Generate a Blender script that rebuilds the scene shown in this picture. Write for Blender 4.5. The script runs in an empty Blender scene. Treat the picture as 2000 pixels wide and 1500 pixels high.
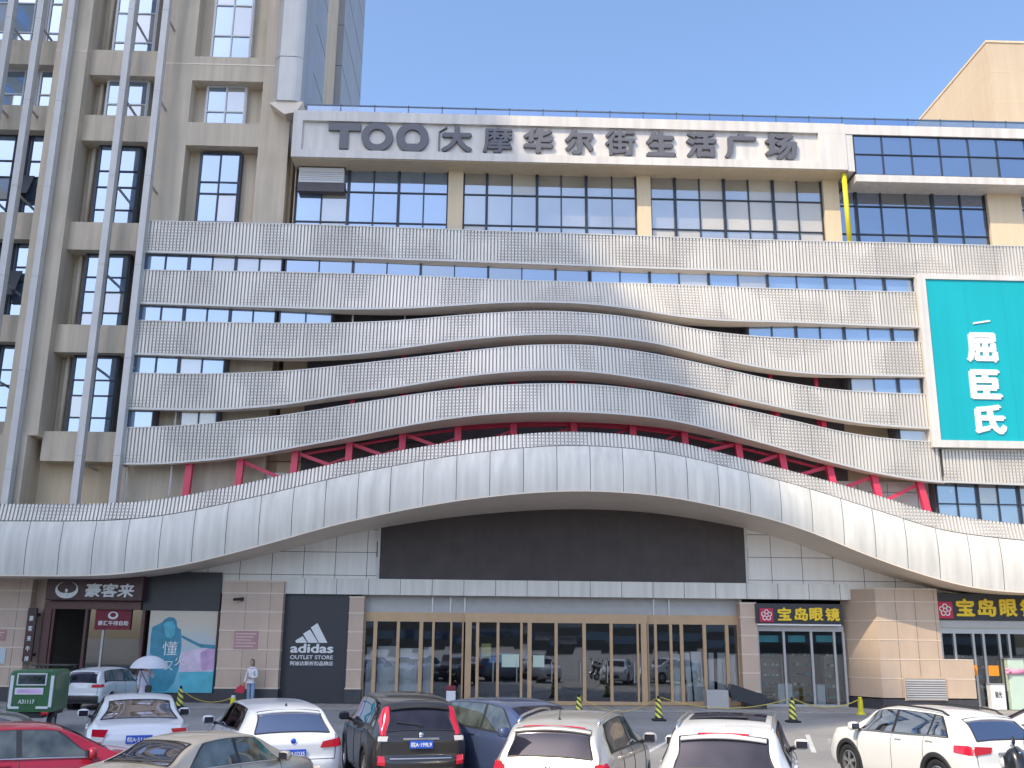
import bpy, bmesh, math, random
from mathutils import Vector, Matrix
random.seed(7)
sc = bpy.context.scene
col = sc.collection
R = math.radians

# ---------------------------------------------------------------- camera
F, PITCH, YAW, ROLL = 1944.0, R(14.29), R(1.7), 0.010      # F in pixels of a 2000 px wide picture
CAM = Vector((-1.2, -41.0, 2.6))
fwd = Vector((math.sin(YAW)*math.cos(PITCH), math.cos(YAW)*math.cos(PITCH), math.sin(PITCH)))
rt0 = Vector((math.cos(YAW), -math.sin(YAW), 0)); up0 = rt0.cross(fwd)
rt = math.cos(ROLL)*rt0 + math.sin(ROLL)*up0
up = -math.sin(ROLL)*rt0 + math.cos(ROLL)*up0
cd = bpy.data.cameras.new("camera"); cam = bpy.data.objects.new("camera", cd); col.objects.link(cam)
m4 = Matrix((rt, up, -fwd)).transposed().to_4x4(); m4.translation = CAM
cam.matrix_world = m4
cd.sensor_width = 36; cd.lens = F/2000*36; cd.clip_end = 3000; cd.clip_start = .1
sc.camera = cam

# ---------------------------------------------------------------- light
SUN = Vector((.48, .47, -.74)).normalized()
w = bpy.data.worlds.new("World"); sc.world = w; w.use_nodes = True
nt = w.node_tree; sky = nt.nodes.new('ShaderNodeTexSky'); sky.sky_type = 'NISHITA'; sky.sun_disc = False
sky.sun_elevation = math.asin(-SUN.z); sky.sun_rotation = math.atan2(-SUN.x, -SUN.y)
sky.air_density = 1.0; sky.dust_density = 2.6; sky.ozone_density = 6.0
tn = nt.nodes.new('ShaderNodeMix'); tn.data_type = 'RGBA'; tn.blend_type = 'MULTIPLY'; tn.inputs[0].default_value = 1; tn.inputs[7].default_value = (1.04, .99, .93, 1)   # white balance of the whole sky
nt.links.new(sky.outputs[0], tn.inputs[6]); nt.links.new(tn.outputs[2], nt.nodes['Background'].inputs[0]); nt.nodes['Background'].inputs[1].default_value = .15
sl = bpy.data.lights.new("sun", 'SUN'); sl.energy = 2.0; sl.angle = R(.55); sl.color = (1, .85, .62)
so = bpy.data.objects.new("sun", sl); col.objects.link(so); so.rotation_euler = SUN.to_track_quat('-Z', 'Y').to_euler()
so.location = (-40, -60, 70)
sc.view_settings.view_transform = 'Standard'; sc.view_settings.look = 'None'
sc.view_settings.exposure = 1.2; sc.view_settings.gamma = 1.0

# ---------------------------------------------------------------- helpers
def ray(px, py):
    return fwd + rt*((px-1000)/F) + up*((750-py)/F)
def W(px, py, Y=0.0):                       # a measured point of the photograph on the vertical plane y = Y -> (x, z)
    d = ray(px, py); t = (Y-CAM.y)/d.y
    return CAM.x+d.x*t, CAM.z+d.z*t
def G(px, py, z=0.0):                       # on the ground -> (x, y)
    d = ray(px, py); t = (z-CAM.z)/d.z
    return CAM.x+d.x*t, CAM.y+d.y*t
def rect(x0, y0, x1, y1, Y=0.0):            # x0,x1,z0,z1 of an upright rectangle
    ym, xm = (y0+y1)/2, (x0+x1)/2
    return W(x0, ym, Y)[0], W(x1, ym, Y)[0], W(xm, y1, Y)[1], W(xm, y0, Y)[1]

class MB:
    def __init__(s): s.v = []; s.f = []; s.m = []; s.uv = {}
    def add(s, vs, fs, m=0):
        b = len(s.v); s.v += [tuple(p) for p in vs]
        for f in fs: s.f.append([i+b for i in f]); s.m.append(m)
        return s
    def quad(s, a, b, c, d, m=0): return s.add([a, b, c, d], [(0, 1, 2, 3)], m)
    def box(s, x0, x1, y0, y1, z0, z1, m=0):
        return s.add([(x0,y0,z0),(x1,y0,z0),(x1,y1,z0),(x0,y1,z0),(x0,y0,z1),(x1,y0,z1),(x1,y1,z1),(x0,y1,z1)],
              [(0,3,2,1),(4,5,6,7),(0,1,5,4),(1,2,6,5),(2,3,7,6),(3,0,4,7)], m)
    def bbox(s, x0, x1, y0, y1, z0, z1, b=.02, m=0):     # box with chamfered edges
        bm = bmesh.new(); bmesh.ops.create_cube(bm, size=1)
        for v in bm.verts: v.co = Vector(((x0+x1)/2+v.co.x*(x1-x0), (y0+y1)/2+v.co.y*(y1-y0), (z0+z1)/2+v.co.z*(z1-z0)))
        bmesh.ops.bevel(bm, geom=bm.edges[:], offset=b, segments=2, affect='EDGES', profile=.5)
        s.frombm(bm, m); return s
    def frombm(s, bm, m=0):
        bm.verts.index_update(); s.add([v.co for v in bm.verts], [[v.index for v in f.verts] for f in bm.faces], m); bm.free(); return s
    def prism(s, poly, y0, y1, m=0, ms=None):            # outline in x,z pushed from y0 (front) to y1
        n = len(poly)
        s.add([(x, y0, z) for x, z in poly]+[(x, y1, z) for x, z in poly], [tuple(range(n)), tuple(range(2*n-1, n-1, -1))], m)
        s.add([(x, y0, z) for x, z in poly]+[(x, y1, z) for x, z in poly], [(i, i+n, (i+1) % n+n, (i+1) % n) for i in range(n)], m if ms is None else ms)
        return s
    def tube(s, path, r, n=8, m=0, cap=True):
        P = [Vector(p) for p in path]; rs = r if isinstance(r, (list, tuple)) else [r]*len(P); rings = []
        ref = None
        for i, p in enumerate(P):
            t = (P[min(i+1, len(P)-1)]-P[max(i-1, 0)]).normalized()
            if ref is None or abs(t.dot(ref)) > .98: ref = Vector((0, 0, 1)) if abs(t.z) < .9 else Vector((1, 0, 0))
            a = t.cross(ref).normalized(); b = a.cross(t).normalized()
            rings.append([p+(a*math.cos(k*2*math.pi/n)+b*math.sin(k*2*math.pi/n))*rs[i] for k in range(n)])
        vs = [q for g in rings for q in g]
        fs = [(i*n+k, i*n+(k+1) % n, (i+1)*n+(k+1) % n, (i+1)*n+k) for i in range(len(P)-1) for k in range(n)]
        if cap: fs += [tuple(range(n-1, -1, -1)), tuple((len(P)-1)*n+k for k in range(n))]
        return s.add(vs, fs, m)
    def bar(s, a, b, wx, wy, m=0):                       # rectangular bar between two points
        a, b = Vector(a), Vector(b); t = (b-a).normalized(); u = t.cross(Vector((0, 1, 0)))
        u = u.normalized() if u.length > .01 else Vector((1, 0, 0)); v = u.cross(t)
        vs = [q+u*(sx*wx/2)+v*(sy*wy/2) for q in (a, b) for sx, sy in ((-1,-1),(1,-1),(1,1),(-1,1))]
        return s.add(vs, [(0,1,2,3),(7,6,5,4),(0,4,5,1),(1,5,6,2),(2,6,7,3),(3,7,4,0)], m)
    def grid(s, rows, m=0, closed=False):
        n = len(rows[0]); vs = [q for r in rows for q in r]
        fs = [(i*n+k, i*n+(k+1) % n, (i+1)*n+(k+1) % n, (i+1)*n+k) for i in range(len(rows)-1) for k in range(n if closed else n-1)]
        return s.add(vs, fs, m)
    def lathe(s, prof, c=(0,0,0), n=16, axis='z', m=0):
        rows = []
        for r, h in prof:
            ring = []
            for k in range(n):
                a = 2*math.pi*k/n; p = (r*math.cos(a), r*math.sin(a), h)
                if axis == 'y': p = (p[0], h, p[1])
                if axis == 'x': p = (h, p[0], p[1])
                ring.append((p[0]+c[0], p[1]+c[1], p[2]+c[2]))
            rows.append(ring)
        return s.grid(rows, m, True)
    def text(s, body, x0, x1, z0, z1, y, depth=.03, m=0, bold=.0, shear=0, fit=True, rot=0):   # lettering in the x,z plane facing -y
        cu = bpy.data.curves.new('lettering', 'FONT'); cu.body = body; cu.resolution_u = 5; cu.shear = shear; cu.extrude = .5
        o = bpy.data.objects.new('lettering', cu); col.objects.link(o)
        me = bpy.data.meshes.new_from_object(o.evaluated_get(bpy.context.evaluated_depsgraph_get()))
        col.objects.unlink(o); bpy.data.objects.remove(o); bpy.data.curves.remove(cu)
        if not len(me.vertices): return s
        vs = [v.co.copy() for v in me.vertices]; fs = [list(p.vertices) for p in me.polygons]
        bpy.data.meshes.remove(me)
        ax, bx = min(v.x for v in vs), max(v.x for v in vs); ay, by = min(v.y for v in vs), max(v.y for v in vs)
        sh = [(0, 0)]+([(bold, .3*bold), (-bold, -.3*bold), (.2*bold, bold), (-.2*bold, -bold)] if bold else [])
        sx, sz = (x1-x0)/(bx-ax+2*bold), (z1-z0)/(by-ay+2*bold)
        ox = (x0+x1)/2-(ax+bx)/2*sx; oz = (z0+z1)/2-(ay+by)/2*sz
        for k, (dx, dz) in enumerate(sh): s.add([(ox+(v.x+dx)*sx, y-(v.z+.5)*(depth-k*.0011*min(1, depth/.02)), oz+(v.y+dz)*sz) for v in vs], fs, m)
        return s
    def build(s, name, mats, parent=None, smooth=False, local=False, label=None, weld=False, origin=None):
        me = bpy.data.meshes.new(name)
        vs = s.v if origin is None else [tuple(Vector(p)-Vector(origin)) for p in s.v]
        me.from_pydata(vs, [], s.f)
        mats = mats if isinstance(mats, (list, tuple)) else [mats]
        for q in mats: me.materials.append(q)
        me.polygons.foreach_set('material_index', s.m)
        if s.uv:
            lay = me.uv_layers.new(name='UVMap')
            for lp in me.loops: lay.data[lp.index].uv = s.uv.get(lp.vertex_index, (0, 0))
        if weld:
            bm = bmesh.new(); bm.from_mesh(me); bmesh.ops.remove_doubles(bm, verts=bm.verts[:], dist=1e-4)
            bmesh.ops.recalc_face_normals(bm, faces=bm.faces[:]); bm.to_mesh(me); bm.free()
        if smooth: me.polygons.foreach_set('use_smooth', [True]*len(me.polygons))
        me.update(); o = bpy.data.objects.new(name, me); col.objects.link(o)
        if origin is not None: o.location = origin
        if parent is not None:
            o.parent = parent
            if not local:
                q = parent; off = Vector((0, 0, 0))
                while q is not None: off += ABS.get(q.name, Vector((0, 0, 0))); q = None
                o.matrix_parent_inverse = Matrix.Translation(-off)
        if label: o['label'] = label
        ABS[o.name] = Vector(origin) if origin is not None else Vector((0, 0, 0))
        return o
ABS = {}
def smooth_by_angle(o, ang=35):
    me = o.data; me.polygons.foreach_set('use_smooth', [True]*len(me.polygons))
    bm = bmesh.new(); bm.from_mesh(me); a = R(ang)
    for e in bm.edges:
        if len(e.link_faces) == 2 and e.calc_face_angle(0) > a: e.smooth = False
    bm.to_mesh(me); bm.free()
def thing(name, label, cat, loc=(0,0,0), rz=0, group=None):
    o = bpy.data.objects.new(name, None); col.objects.link(o); o.location = loc; o.rotation_euler = (0, 0, rz)
    o.empty_display_size = .3; o['label'] = label; o['category'] = cat
    if group: o['group'] = group
    ABS[o.name] = Vector(loc); return o
def tag(o, label, cat, group=None):
    o['label'] = label; o['category'] = cat
    if group: o['group'] = group
    return o
def structure(o): o['kind'] = 'structure'; return o

# ---------------------------------------------------------------- materials
def mat(name, c, rough=.6, metal=0., var=.0, scale=3., bump=0., spec=.5, streak=0., coat=0., emit=0., bscale=None, detail=4):
    m = bpy.data.materials.new(name); m.use_nodes = True; n = m.node_tree; b = n.nodes['Principled BSDF']
    b.inputs['Base Color'].default_value = (*c, 1); b.inputs['Roughness'].default_value = rough; b.inputs['Metallic'].default_value = metal
    b.inputs['Specular IOR Level'].default_value = spec
    if coat: b.inputs['Coat Weight'].default_value = coat; b.inputs['Coat Roughness'].default_value = .04
    tc = None
    if var or streak or bump: tc = n.nodes.new('ShaderNodeTexCoord')
    src = None
    def noise(sc_, det=4, mp=None):
        t = n.nodes.new('ShaderNodeTexNoise'); t.inputs['Scale'].default_value = sc_; t.inputs['Detail'].default_value = det
        if mp:
            q = n.nodes.new('ShaderNodeMapping'); q.inputs['Scale'].default_value = mp; n.links.new(tc.outputs['Object'], q.inputs[0]); n.links.new(q.outputs[0], t.inputs[0])
        else: n.links.new(tc.outputs['Object'], t.inputs[0])
        return t
    def darken(fac_out, amt, prev):
        mr = n.nodes.new('ShaderNodeMapRange'); mr.inputs[1].default_value = .3; mr.inputs[2].default_value = .7
        mr.inputs[3].default_value = 1-amt; mr.inputs[4].default_value = 1+amt*.6; n.links.new(fac_out, mr.inputs[0])
        mx = n.nodes.new('ShaderNodeMix'); mx.data_type = 'RGBA'; mx.blend_type = 'MULTIPLY'; mx.inputs[0].default_value = 1
        if prev is None: mx.inputs[6].default_value = (*c, 1)
        else: n.links.new(prev, mx.inputs[6])
        n.links.new(mr.outputs[0], mx.inputs[7]); return mx.outputs[2]
    if var:
        src = darken(noise(scale, detail).outputs[0], var, src)
        r2 = n.nodes.new('ShaderNodeMapRange'); r2.inputs[3].default_value = max(0, rough-.12); r2.inputs[4].default_value = min(1, rough+.12)
        n.links.new(noise(scale*2.3).outputs[0], r2.inputs[0]); n.links.new(r2.outputs[0], b.inputs['Roughness'])
    if streak: src = darken(noise(1.6, 5, (2.2, 2.2, .12)).outputs[0], streak, src)
    if src is not None: n.links.new(src, b.inputs['Base Color'])
    if bump:
        bp = n.nodes.new('ShaderNodeBump'); bp.inputs['Strength'].default_value = bump; bp.inputs['Distance'].default_value = .02
        n.links.new(noise(bscale or scale*8).outputs[0], bp.inputs['Height']); n.links.new(bp.outputs[0], b.inputs['Normal'])
    return m
def gmat(name, base, fac=.5, tint=(.86, .92, 1), rough=.015, var=.25, transp=0., scale=.35):
    m = bpy.data.materials.new(name); m.use_nodes = True; n = m.node_tree; n.nodes.clear()
    out = n.nodes.new('ShaderNodeOutputMaterial'); mx = n.nodes.new('ShaderNodeMixShader'); gl = n.nodes.new('ShaderNodeBsdfGlossy')
    gl.inputs['Color'].default_value = (*tint, 1); gl.inputs['Roughness'].default_value = rough
    lw = n.nodes.new('ShaderNodeFresnel'); lw.inputs[0].default_value = 1.5
    mr = n.nodes.new('ShaderNodeMath'); mr.operation = 'MULTIPLY_ADD'; mr.inputs[1].default_value = 1-fac; mr.inputs[2].default_value = fac
    n.links.new(lw.outputs[0], mr.inputs[0]); n.links.new(mr.outputs[0], mx.inputs[0])
    if transp:
        a = n.nodes.new('ShaderNodeBsdfTransparent'); a.inputs[0].default_value = (*base, 1)
    else:
        a = n.nodes.new('ShaderNodeBsdfDiffuse'); a.inputs[0].default_value = (*base, 1)
        if var:
            tc = n.nodes.new('ShaderNodeTexCoord'); t = n.nodes.new('ShaderNodeTexNoise'); t.inputs['Scale'].default_value = scale
            n.links.new(tc.outputs['Object'], t.inputs[0]); rp = n.nodes.new('ShaderNodeMapRange'); rp.inputs[1].default_value = .3; rp.inputs[2].default_value = .7
            rp.inputs[3].default_value = 1-var; rp.inputs[4].default_value = 1+var; n.links.new(t.outputs[0], rp.inputs[0])
            q = n.nodes.new('ShaderNodeMix'); q.data_type = 'RGBA'; q.blend_type = 'MULTIPLY'; q.inputs[0].default_value = 1; q.inputs[6].default_value = (*base, 1)
            n.links.new(rp.outputs[0], q.inputs[7]); n.links.new(q.outputs[2], a.inputs[0])
    n.links.new(a.outputs[0], mx.inputs[1]); n.links.new(gl.outputs[0], mx.inputs[2]); n.links.new(mx.outputs[0], out.inputs[0])
    return m
def ribmat(name, c, dark, pitch=.145):                    # folded sheet punched with square holes; UV in metres
    m = mat(name, c, .42, .25, spec=.5); n = m.node_tree; b = n.nodes['Principled BSDF']
    uv = n.nodes.new('ShaderNodeUVMap'); sp = n.nodes.new('ShaderNodeSeparateXYZ'); n.links.new(uv.outputs[0], sp.inputs[0])
    def M(op, a, b_=None, c_=None):
        q = n.nodes.new('ShaderNodeMath'); q.operation = op
        for i, v in enumerate((a, b_, c_)):
            if v is None: continue
            if isinstance(v, (int, float)): q.inputs[i].default_value = v
            else: n.links.new(v, q.inputs[i])
        return q.outputs[0]
    fu = M('FRACT', M('DIVIDE', sp.outputs[0], pitch)); fv = M('FRACT', M('DIVIDE', sp.outputs[1], pitch*.92))
    ns = n.nodes.new('ShaderNodeTexNoise'); ns.inputs['Scale'].default_value = .42; ns.inputs['Detail'].default_value = 1
    n.links.new(uv.outputs[0], ns.inputs[0])
    size = M('MULTIPLY_ADD', M('SUBTRACT', ns.outputs[0], .47), 1.7, .06)
    hu = M('LESS_THAN', M('ABSOLUTE', M('SUBTRACT', fu, .31)), M('MINIMUM', size, .22))
    hv = M('LESS_THAN', M('ABSOLUTE', M('SUBTRACT', fv, .5)), M('MINIMUM', M('MULTIPLY', size, 1.4), .27))
    h = M('MULTIPLY', hu, hv)
    mx = n.nodes.new('ShaderNodeMix'); mx.data_type = 'RGBA'; n.links.new(h, mx.inputs[0])
    n2 = n.nodes.new('ShaderNodeTexNoise'); n2.inputs['Scale'].default_value = .9; n2.inputs['Detail'].default_value = 5
    mp = n.nodes.new('ShaderNodeMapping'); mp.inputs['Scale'].default_value = (1.2, .25, 1); n.links.new(uv.outputs[0], mp.inputs[0]); n.links.new(mp.outputs[0], n2.inputs[0])
    mr = n.nodes.new('ShaderNodeMapRange'); mr.inputs[1].default_value = .3; mr.inputs[2].default_value = .7; mr.inputs[3].default_value = .9; mr.inputs[4].default_value = 1.04
    n.links.new(n2.outputs[0], mr.inputs[0])
    mm = n.nodes.new('ShaderNodeMix'); mm.data_type = 'RGBA'; mm.blend_type = 'MULTIPLY'; mm.inputs[0].default_value = 1; mm.inputs[6].default_value = (*c, 1)
    wn = n.nodes.new('ShaderNodeTexWhiteNoise'); wn.noise_dimensions = '1D'; n.links.new(M('FLOOR', M('DIVIDE', sp.outputs[0], pitch*12)), wn.inputs[1])
    tone = M('MULTIPLY', mr.outputs[0], M('MULTIPLY_ADD', wn.outputs[0], .13, .89))
    n.links.new(tone, mm.inputs[7]); n.links.new(mm.outputs[2], mx.inputs[6]); mx.inputs[7].default_value = (*dark, 1)
    n.links.new(mx.outputs[2], b.inputs['Base Color']); return m

M = {}
M['rib'] = ribmat('perforated ribbed metal', (.76, .72, .65), (.36, .34, .32))
M['ribdark'] = mat('groove shade and sheet joint', (.40, .38, .355), .6)  # shade of the rib grooves put into their floor colour; real sheet joints share it
M['panel'] = mat('white coated panel', (.72, .695, .63), .42, .05, var=.06, scale=.5, streak=.15, spec=.5)
M['joint'] = mat('dark joint', (.09, .09, .095), .7)
M['soffit'] = mat('grey soffit sheet', (.78, .68, .57), .55, .1, var=.06, scale=.8)
M['lip'] = mat('pale edge trim', (.60, .58, .55), .4, .2)
M['beige'] = mat('beige textured render', (.63, .54, .42), .85, var=.07, scale=.7, streak=.15, bump=.25, bscale=40)
M['cream'] = mat('cream facade tile', (.68, .56, .39), .7, var=.05, scale=.7, streak=.05)
M['signwhite'] = mat('white aluminium composite panel', (.66, .63, .59), .4, .0, var=.05, scale=.6, streak=.13)
M['fin'] = mat('pale metal fin', (.61, .595, .57), .45, .1, var=.06, scale=1.2, streak=.06)
M['greypanel'] = mat('grey cladding panel', (.80, .77, .72), .45, .1, var=.05, scale=.5, streak=.05)
M['greyside'] = mat('blue grey metal cladding', (.36, .37, .385), .5, .2, var=.05, scale=.6, streak=.06)
M['frame'] = mat('dark blue grey window frame', (.035, .045, .065), .4, .3)
M['framewhite'] = mat('white window frame', (.62, .63, .64), .45)
M['red'] = mat('red painted steel', (.66, .045, .10), .45, var=.12, scale=2)
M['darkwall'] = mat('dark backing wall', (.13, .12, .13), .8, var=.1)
M['black'] = mat('black screen face', (.066, .052, .049), .6, var=.16, scale=1.5)
M['letter'] = mat('grey channel letter', (.13, .13, .15), .5, .2)
M['letterside'] = mat('letter return', (.25, .24, .235), .5, .2)
M['teal'] = mat('teal sign face', (.0, .39, .445), .45, var=.06, scale=.4, streak=.04)
M['white'] = mat('white lettering', (.78, .78, .77), .5)
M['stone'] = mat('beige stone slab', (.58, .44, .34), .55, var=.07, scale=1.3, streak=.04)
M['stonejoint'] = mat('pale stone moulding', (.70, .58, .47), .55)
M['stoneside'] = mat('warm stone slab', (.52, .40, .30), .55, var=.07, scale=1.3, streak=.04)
M['plinth'] = mat('dark granite plinth', (.055, .055, .065), .4, var=.15, scale=6)
M['blackpanel'] = mat('black shopfront panel', (.035, .037, .045), .4, var=.06)
M['maroon'] = mat('dark maroon signboard', (.065, .028, .032), .4, var=.06)
M['bronze'] = mat('bronze door frame', (.54, .365, .215), .4, .25, var=.06, scale=3)
M['grey'] = mat('grey metal', (.45, .44, .43), .45, .3, var=.06)
M['steel'] = mat('brushed steel', (.55, .55, .55), .3, .9)
M['chrome'] = mat('chrome', (.75, .75, .76), .12, 1.)
M['yellow'] = mat('yellow plastic', (.72, .62, .03), .45, var=.1, scale=8)
M['rope'] = mat('yellow rope', (.62, .47, .08), .7)
M['rubber'] = mat('black rubber', (.018, .018, .02), .75, var=.1)
M['plastic'] = mat('black plastic', (.022, .023, .026), .5, var=.06)
M['asphalt'] = mat('asphalt', (.265, .26, .255), .85, var=.24, scale=.28, bump=.5, bscale=60, detail=9)
M['pave'] = mat('concrete pavement', (.34, .325, .31), .8, var=.10, scale=.6, bump=.3, bscale=50)
M['line'] = mat('worn white road paint', (.55, .55, .54), .7, var=.25, scale=4)
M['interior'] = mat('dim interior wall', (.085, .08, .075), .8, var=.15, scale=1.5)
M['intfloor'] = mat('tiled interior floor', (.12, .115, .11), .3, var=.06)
M['board'] = mat('white board', (.72, .74, .77), .5, var=.05, scale=1)
M['tan'] = mat('tan render', (.55, .45, .33), .85, var=.07, scale=.3, streak=.05)
M['gold'] = mat('yellow channel letter', (.85, .60, .03), .4)
M['logo'] = mat('crimson logo tile', (.50, .02, .07), .4)
M['silver'] = mat('brushed silver letter', (.74, .75, .76), .4, .1)
G_BLUE = gmat('solar control glass', (.15, .21, .29), .38, (.72, .84, 1))
G_CURT = gmat('glass over drawn curtains', (.36, .35, .32), .26, var=.2)
G_DIM = gmat('glass over a dim room', (.03, .035, .045), .34, var=.4)
G_BLIND = gmat('glass over pale blinds', (.50, .46, .38), .12, var=.12)
G_MIX = gmat('glass over half drawn blinds', (.26, .25, .22), .32, var=.3)
G_DEEP = gmat('dark blue glass', (.02, .035, .075), .38, (.75, .85, 1))
M['railframe'] = mat('slate railing bar', (.12, .16, .22), .4, .3)
G_RAIL = gmat('roof railing glass', (.55, .66, .78), .22, transp=1)
G_DOOR = gmat('door glass', (.84, .87, .86), .17, transp=1)
G_SHOP = gmat('shop window glass', (.80, .87, .87), .11, transp=1)

# ---------------------------------------------------------------- ground
mb = MB(); mb.quad((-400,-500,0),(400,-500,0),(400,600,0),(-400,600,0))
structure(mb.build('ground', M['asphalt']))
mb = MB(); mb.box(-26, 40, -2.6, .25, -.2, .035)
for k in range(66): mb.box(-26+k, -26+k+.02, -2.59, -.1, .03, .037, 1)
structure(mb.build('pavement', [M['pave'], M['joint']]))
# ================================================================ shopping mall
mall = thing('shopping_mall', 'long beige and white shopping mall with rippling perforated metal bands and a sweeping white canopy', 'shopping mall', (1, 0, 0))
def pane_window(x0, x1, z0, z1, y, cols, rows, parent, glass, frame, fw=.07, name='window', proud=.07, tilt=.004, thick=()):
    cs = [i/cols for i in range(cols+1)] if isinstance(cols, int) else cols
    rs = [i/rows for i in range(rows+1)] if isinstance(rows, int) else rows
    f = MB()
    for i, c in enumerate(cs):
        wd = fw*(1.7 if i in thick or i in (0, len(cs)-1) else .8); x = x0+(x1-x0)*c
        f.box(max(x0, x-wd/2), min(x1, x+wd/2), y-proud-(.03 if i in thick else 0), y+.02, z0, z1)
    for i, r_ in enumerate(rs):
        wd = fw*(1.3 if i in (0, len(rs)-1) else .8); z = z0+(z1-z0)*r_
        f.box(x0+.002, x1-.002, y-proud+.012, y+.015, max(z0, z-wd/2), min(z1, z+wd/2))
    fo = f.build(name, frame, parent)
    g = MB(); alt = {G_BLUE: G_CURT, G_MIX: G_BLIND, G_BLIND: G_MIX, G_DEEP: G_DIM}[glass]
    for a, b in zip(cs, cs[1:]):
        for c, d in zip(rs, rs[1:]):
            xa, xb, za, zb = x0+(x1-x0)*a, x0+(x1-x0)*b, z0+(z1-z0)*c, z0+(z1-z0)*d
            t, s = random.gauss(0, tilt), random.gauss(0, tilt); hx, hz = (xb-xa)/2, (zb-za)/2
            g.quad((xa, y-t*hx-s*hz, za), (xb, y+t*hx-s*hz, za), (xb, y+t*hx+s*hz, zb), (xa, y-t*hx+s*hz, zb), 1 if random.random() < .2 else 0)
    go = g.build('glass', [glass, alt], fo)
    return fo

XL, XR = W(575, 400, 0)[0], 36.0
ZROOF = W(1100, 232, -1.2)[1]
zg = W(1100, 1166, 0)[1]                        # underside of the beam over the entrance
# body behind everything
mb = MB(); mb.box(XL-.02, XR, .12, 32, zg+.1, ZROOF-.6); mb.box(-27, XL-.02, .45, 32, zg+.1, W(300, 900, 0)[1]+1)
mb.build('wall', M['cream'], mall)
# dark backing behind the ribbon gaps
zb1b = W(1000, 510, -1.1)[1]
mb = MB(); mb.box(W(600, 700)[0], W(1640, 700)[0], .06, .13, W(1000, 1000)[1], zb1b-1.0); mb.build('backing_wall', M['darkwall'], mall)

# ---- upper windows
zt = W(1000, 322)[1]; zb = W(1000, 462)[1]
Y0 = -.02
A = rect(578, 320, 875, 450); B = rect(905, 322, 1242, 455); C = rect(1270, 335, 1605, 467); D = rect(1637, 350, 1924, 470); E_ = rect(1990, 350, 2200, 470)
rows3 = [0, .14, .56, 1]
pane_window(A[0], A[1], zb, zt, Y0, [0, .18, .36, .50, .68, .84, 1][0:1]+[.17, .345, .51, .675, .84, 1], rows3, mall, G_BLUE, M['frame'], thick=(2, 4))
pane_window(B[0], B[1], zb, zt, Y0, [0, .135, .28, .425, .565, .71, .86, 1], rows3, mall, G_MIX, M['frame'], thick=(1, 3, 5))
pane_window(C[0], C[1], zb, zt, Y0, 7, rows3, mall, G_BLIND, M['frame'], thick=(1, 3, 5))
pane_window(D[0], D[1], zb, zt-.25, Y0, [0, .12, .29, .46, .64, .83, 1], rows3, mall, G_DEEP, M['frame'], thick=(1, 4))
pane_window(E_[0], E_[1], zb, zt-.25, Y0, 4, rows3, mall, G_DEEP, M['frame'])
for a, b in ((A[1], B[0]), (B[1], C[0]), (C[1], D[0]), (D[1], E_[0]), (XL, A[0]), (E_[1], XR)):
    mb = MB(); mb.box(a+.012, b-.012, -.28, .119, zb-.2, zt+.3); mb.build('pillar', M['cream'], mall)
# ---- sign box parapet
Y = -1.25
s0, s1, sz0, sz1 = rect(570, 213, 1652, 336, Y); sz0 = W(1100, 318, Y)[1]; sz1 = W(1100, 228, Y)[1]
i0, i1 = W(590, 260, Y)[0], W(1600, 290, Y)[0]; iz0, iz1 = W(1100, 303, Y)[1], W(1100, 247, Y)[1]
mb = MB()
mb.box(s0, s1, Y+.16, .12, sz0+.05, sz1-.03)
mb.box(s0, s1, Y, .1, iz1, sz1); mb.box(s0, s1, Y, .1, sz0, iz0)
mb.box(s0, i0, Y+.003, .1, iz0, iz1); mb.box(i1, s1, Y+.003, .1, iz0, iz1)
x = s0+2.4
while x < s1-1:
    mb.box(x, x+.02, Y-.004, Y+.1, iz1+.004, sz1-.004, 1); mb.box(x, x+.02, Y-.004, Y+.1, sz0+.004, iz0-.004, 1); x += 2.4
mb.build('sign_box', [M['signwhite'], M['soffit']], mall)
mb = MB(); mb.box(s0+.05, s1-.05, Y+.1, -.02, sz0-.03, sz0-.002); mb.build('soffit', M['cream'], mall)
# letters
sign = thing('roof_sign', 'large grey channel lettering and a round logo mounted along the white roof parapet', 'sign', ((s0+s1)/2, Y, iz0))
zc = lambda p: W(p, 240+(p-640)*.037, Y)[1]
LZ0, LZ1 = W(1100, 308, Y)[1]+.03, W(1100, 250, Y)[1]
LZ0, LZ1 = (iz0+iz1)/2-.62, (iz0+iz1)/2+.62
yf = Y+.16
def lx(p): return W(p, 275, Y)[0]
mb = MB(); x0, x1 = lx(640), lx(703)
mb.prism([(x0, LZ1), (x0, LZ1-.36), (x0+.5, LZ1-.36), (x0+.5, LZ0), (x0+.88, LZ0), (x0+.88, LZ1-.36), (x1, LZ1-.36), (x1, LZ1)], yf-.14, yf-.02)
mb.build('letter', M['letter'], sign)
def ringpoly(cx, cz, ro, ri, n=28, flat=None):
    o = []; i = []
    for k in range(n):
        a = 2*math.pi*k/n; o.append((cx+ro*math.cos(a), cz+ro*math.sin(a))); i.append((cx+ri*math.cos(a), cz+ri*math.sin(a)))
    return o, i
def ring(mb, o, i, y0, y1):
    n = len(o); vs = [(x, y0, z) for x, z in o]+[(x, y0, z) for x, z in i]+[(x, y1, z) for x, z in o]+[(x, y1, z) for x, z in i]
    fs = []
    for k in range(n):
        q = (k+1) % n; fs += [(k, q, n+q, n+k), (2*n+k, 3*n+k, 3*n+q, 2*n+q), (k, 2*n+k, 2*n+q, q), (n+k, n+q, 3*n+q, 3*n+k)]
    mb.add(vs, fs)
x0, x1 = lx(705), lx(767); cz = (LZ0+LZ1)/2
mb = MB(); o, i = ringpoly((x0+x1)/2, cz, (x1-x0)/2, (x1-x0)*.27); ring(mb, o, i, yf-.14, yf-.02); mb.build('letter', M['letter'], sign)
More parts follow.
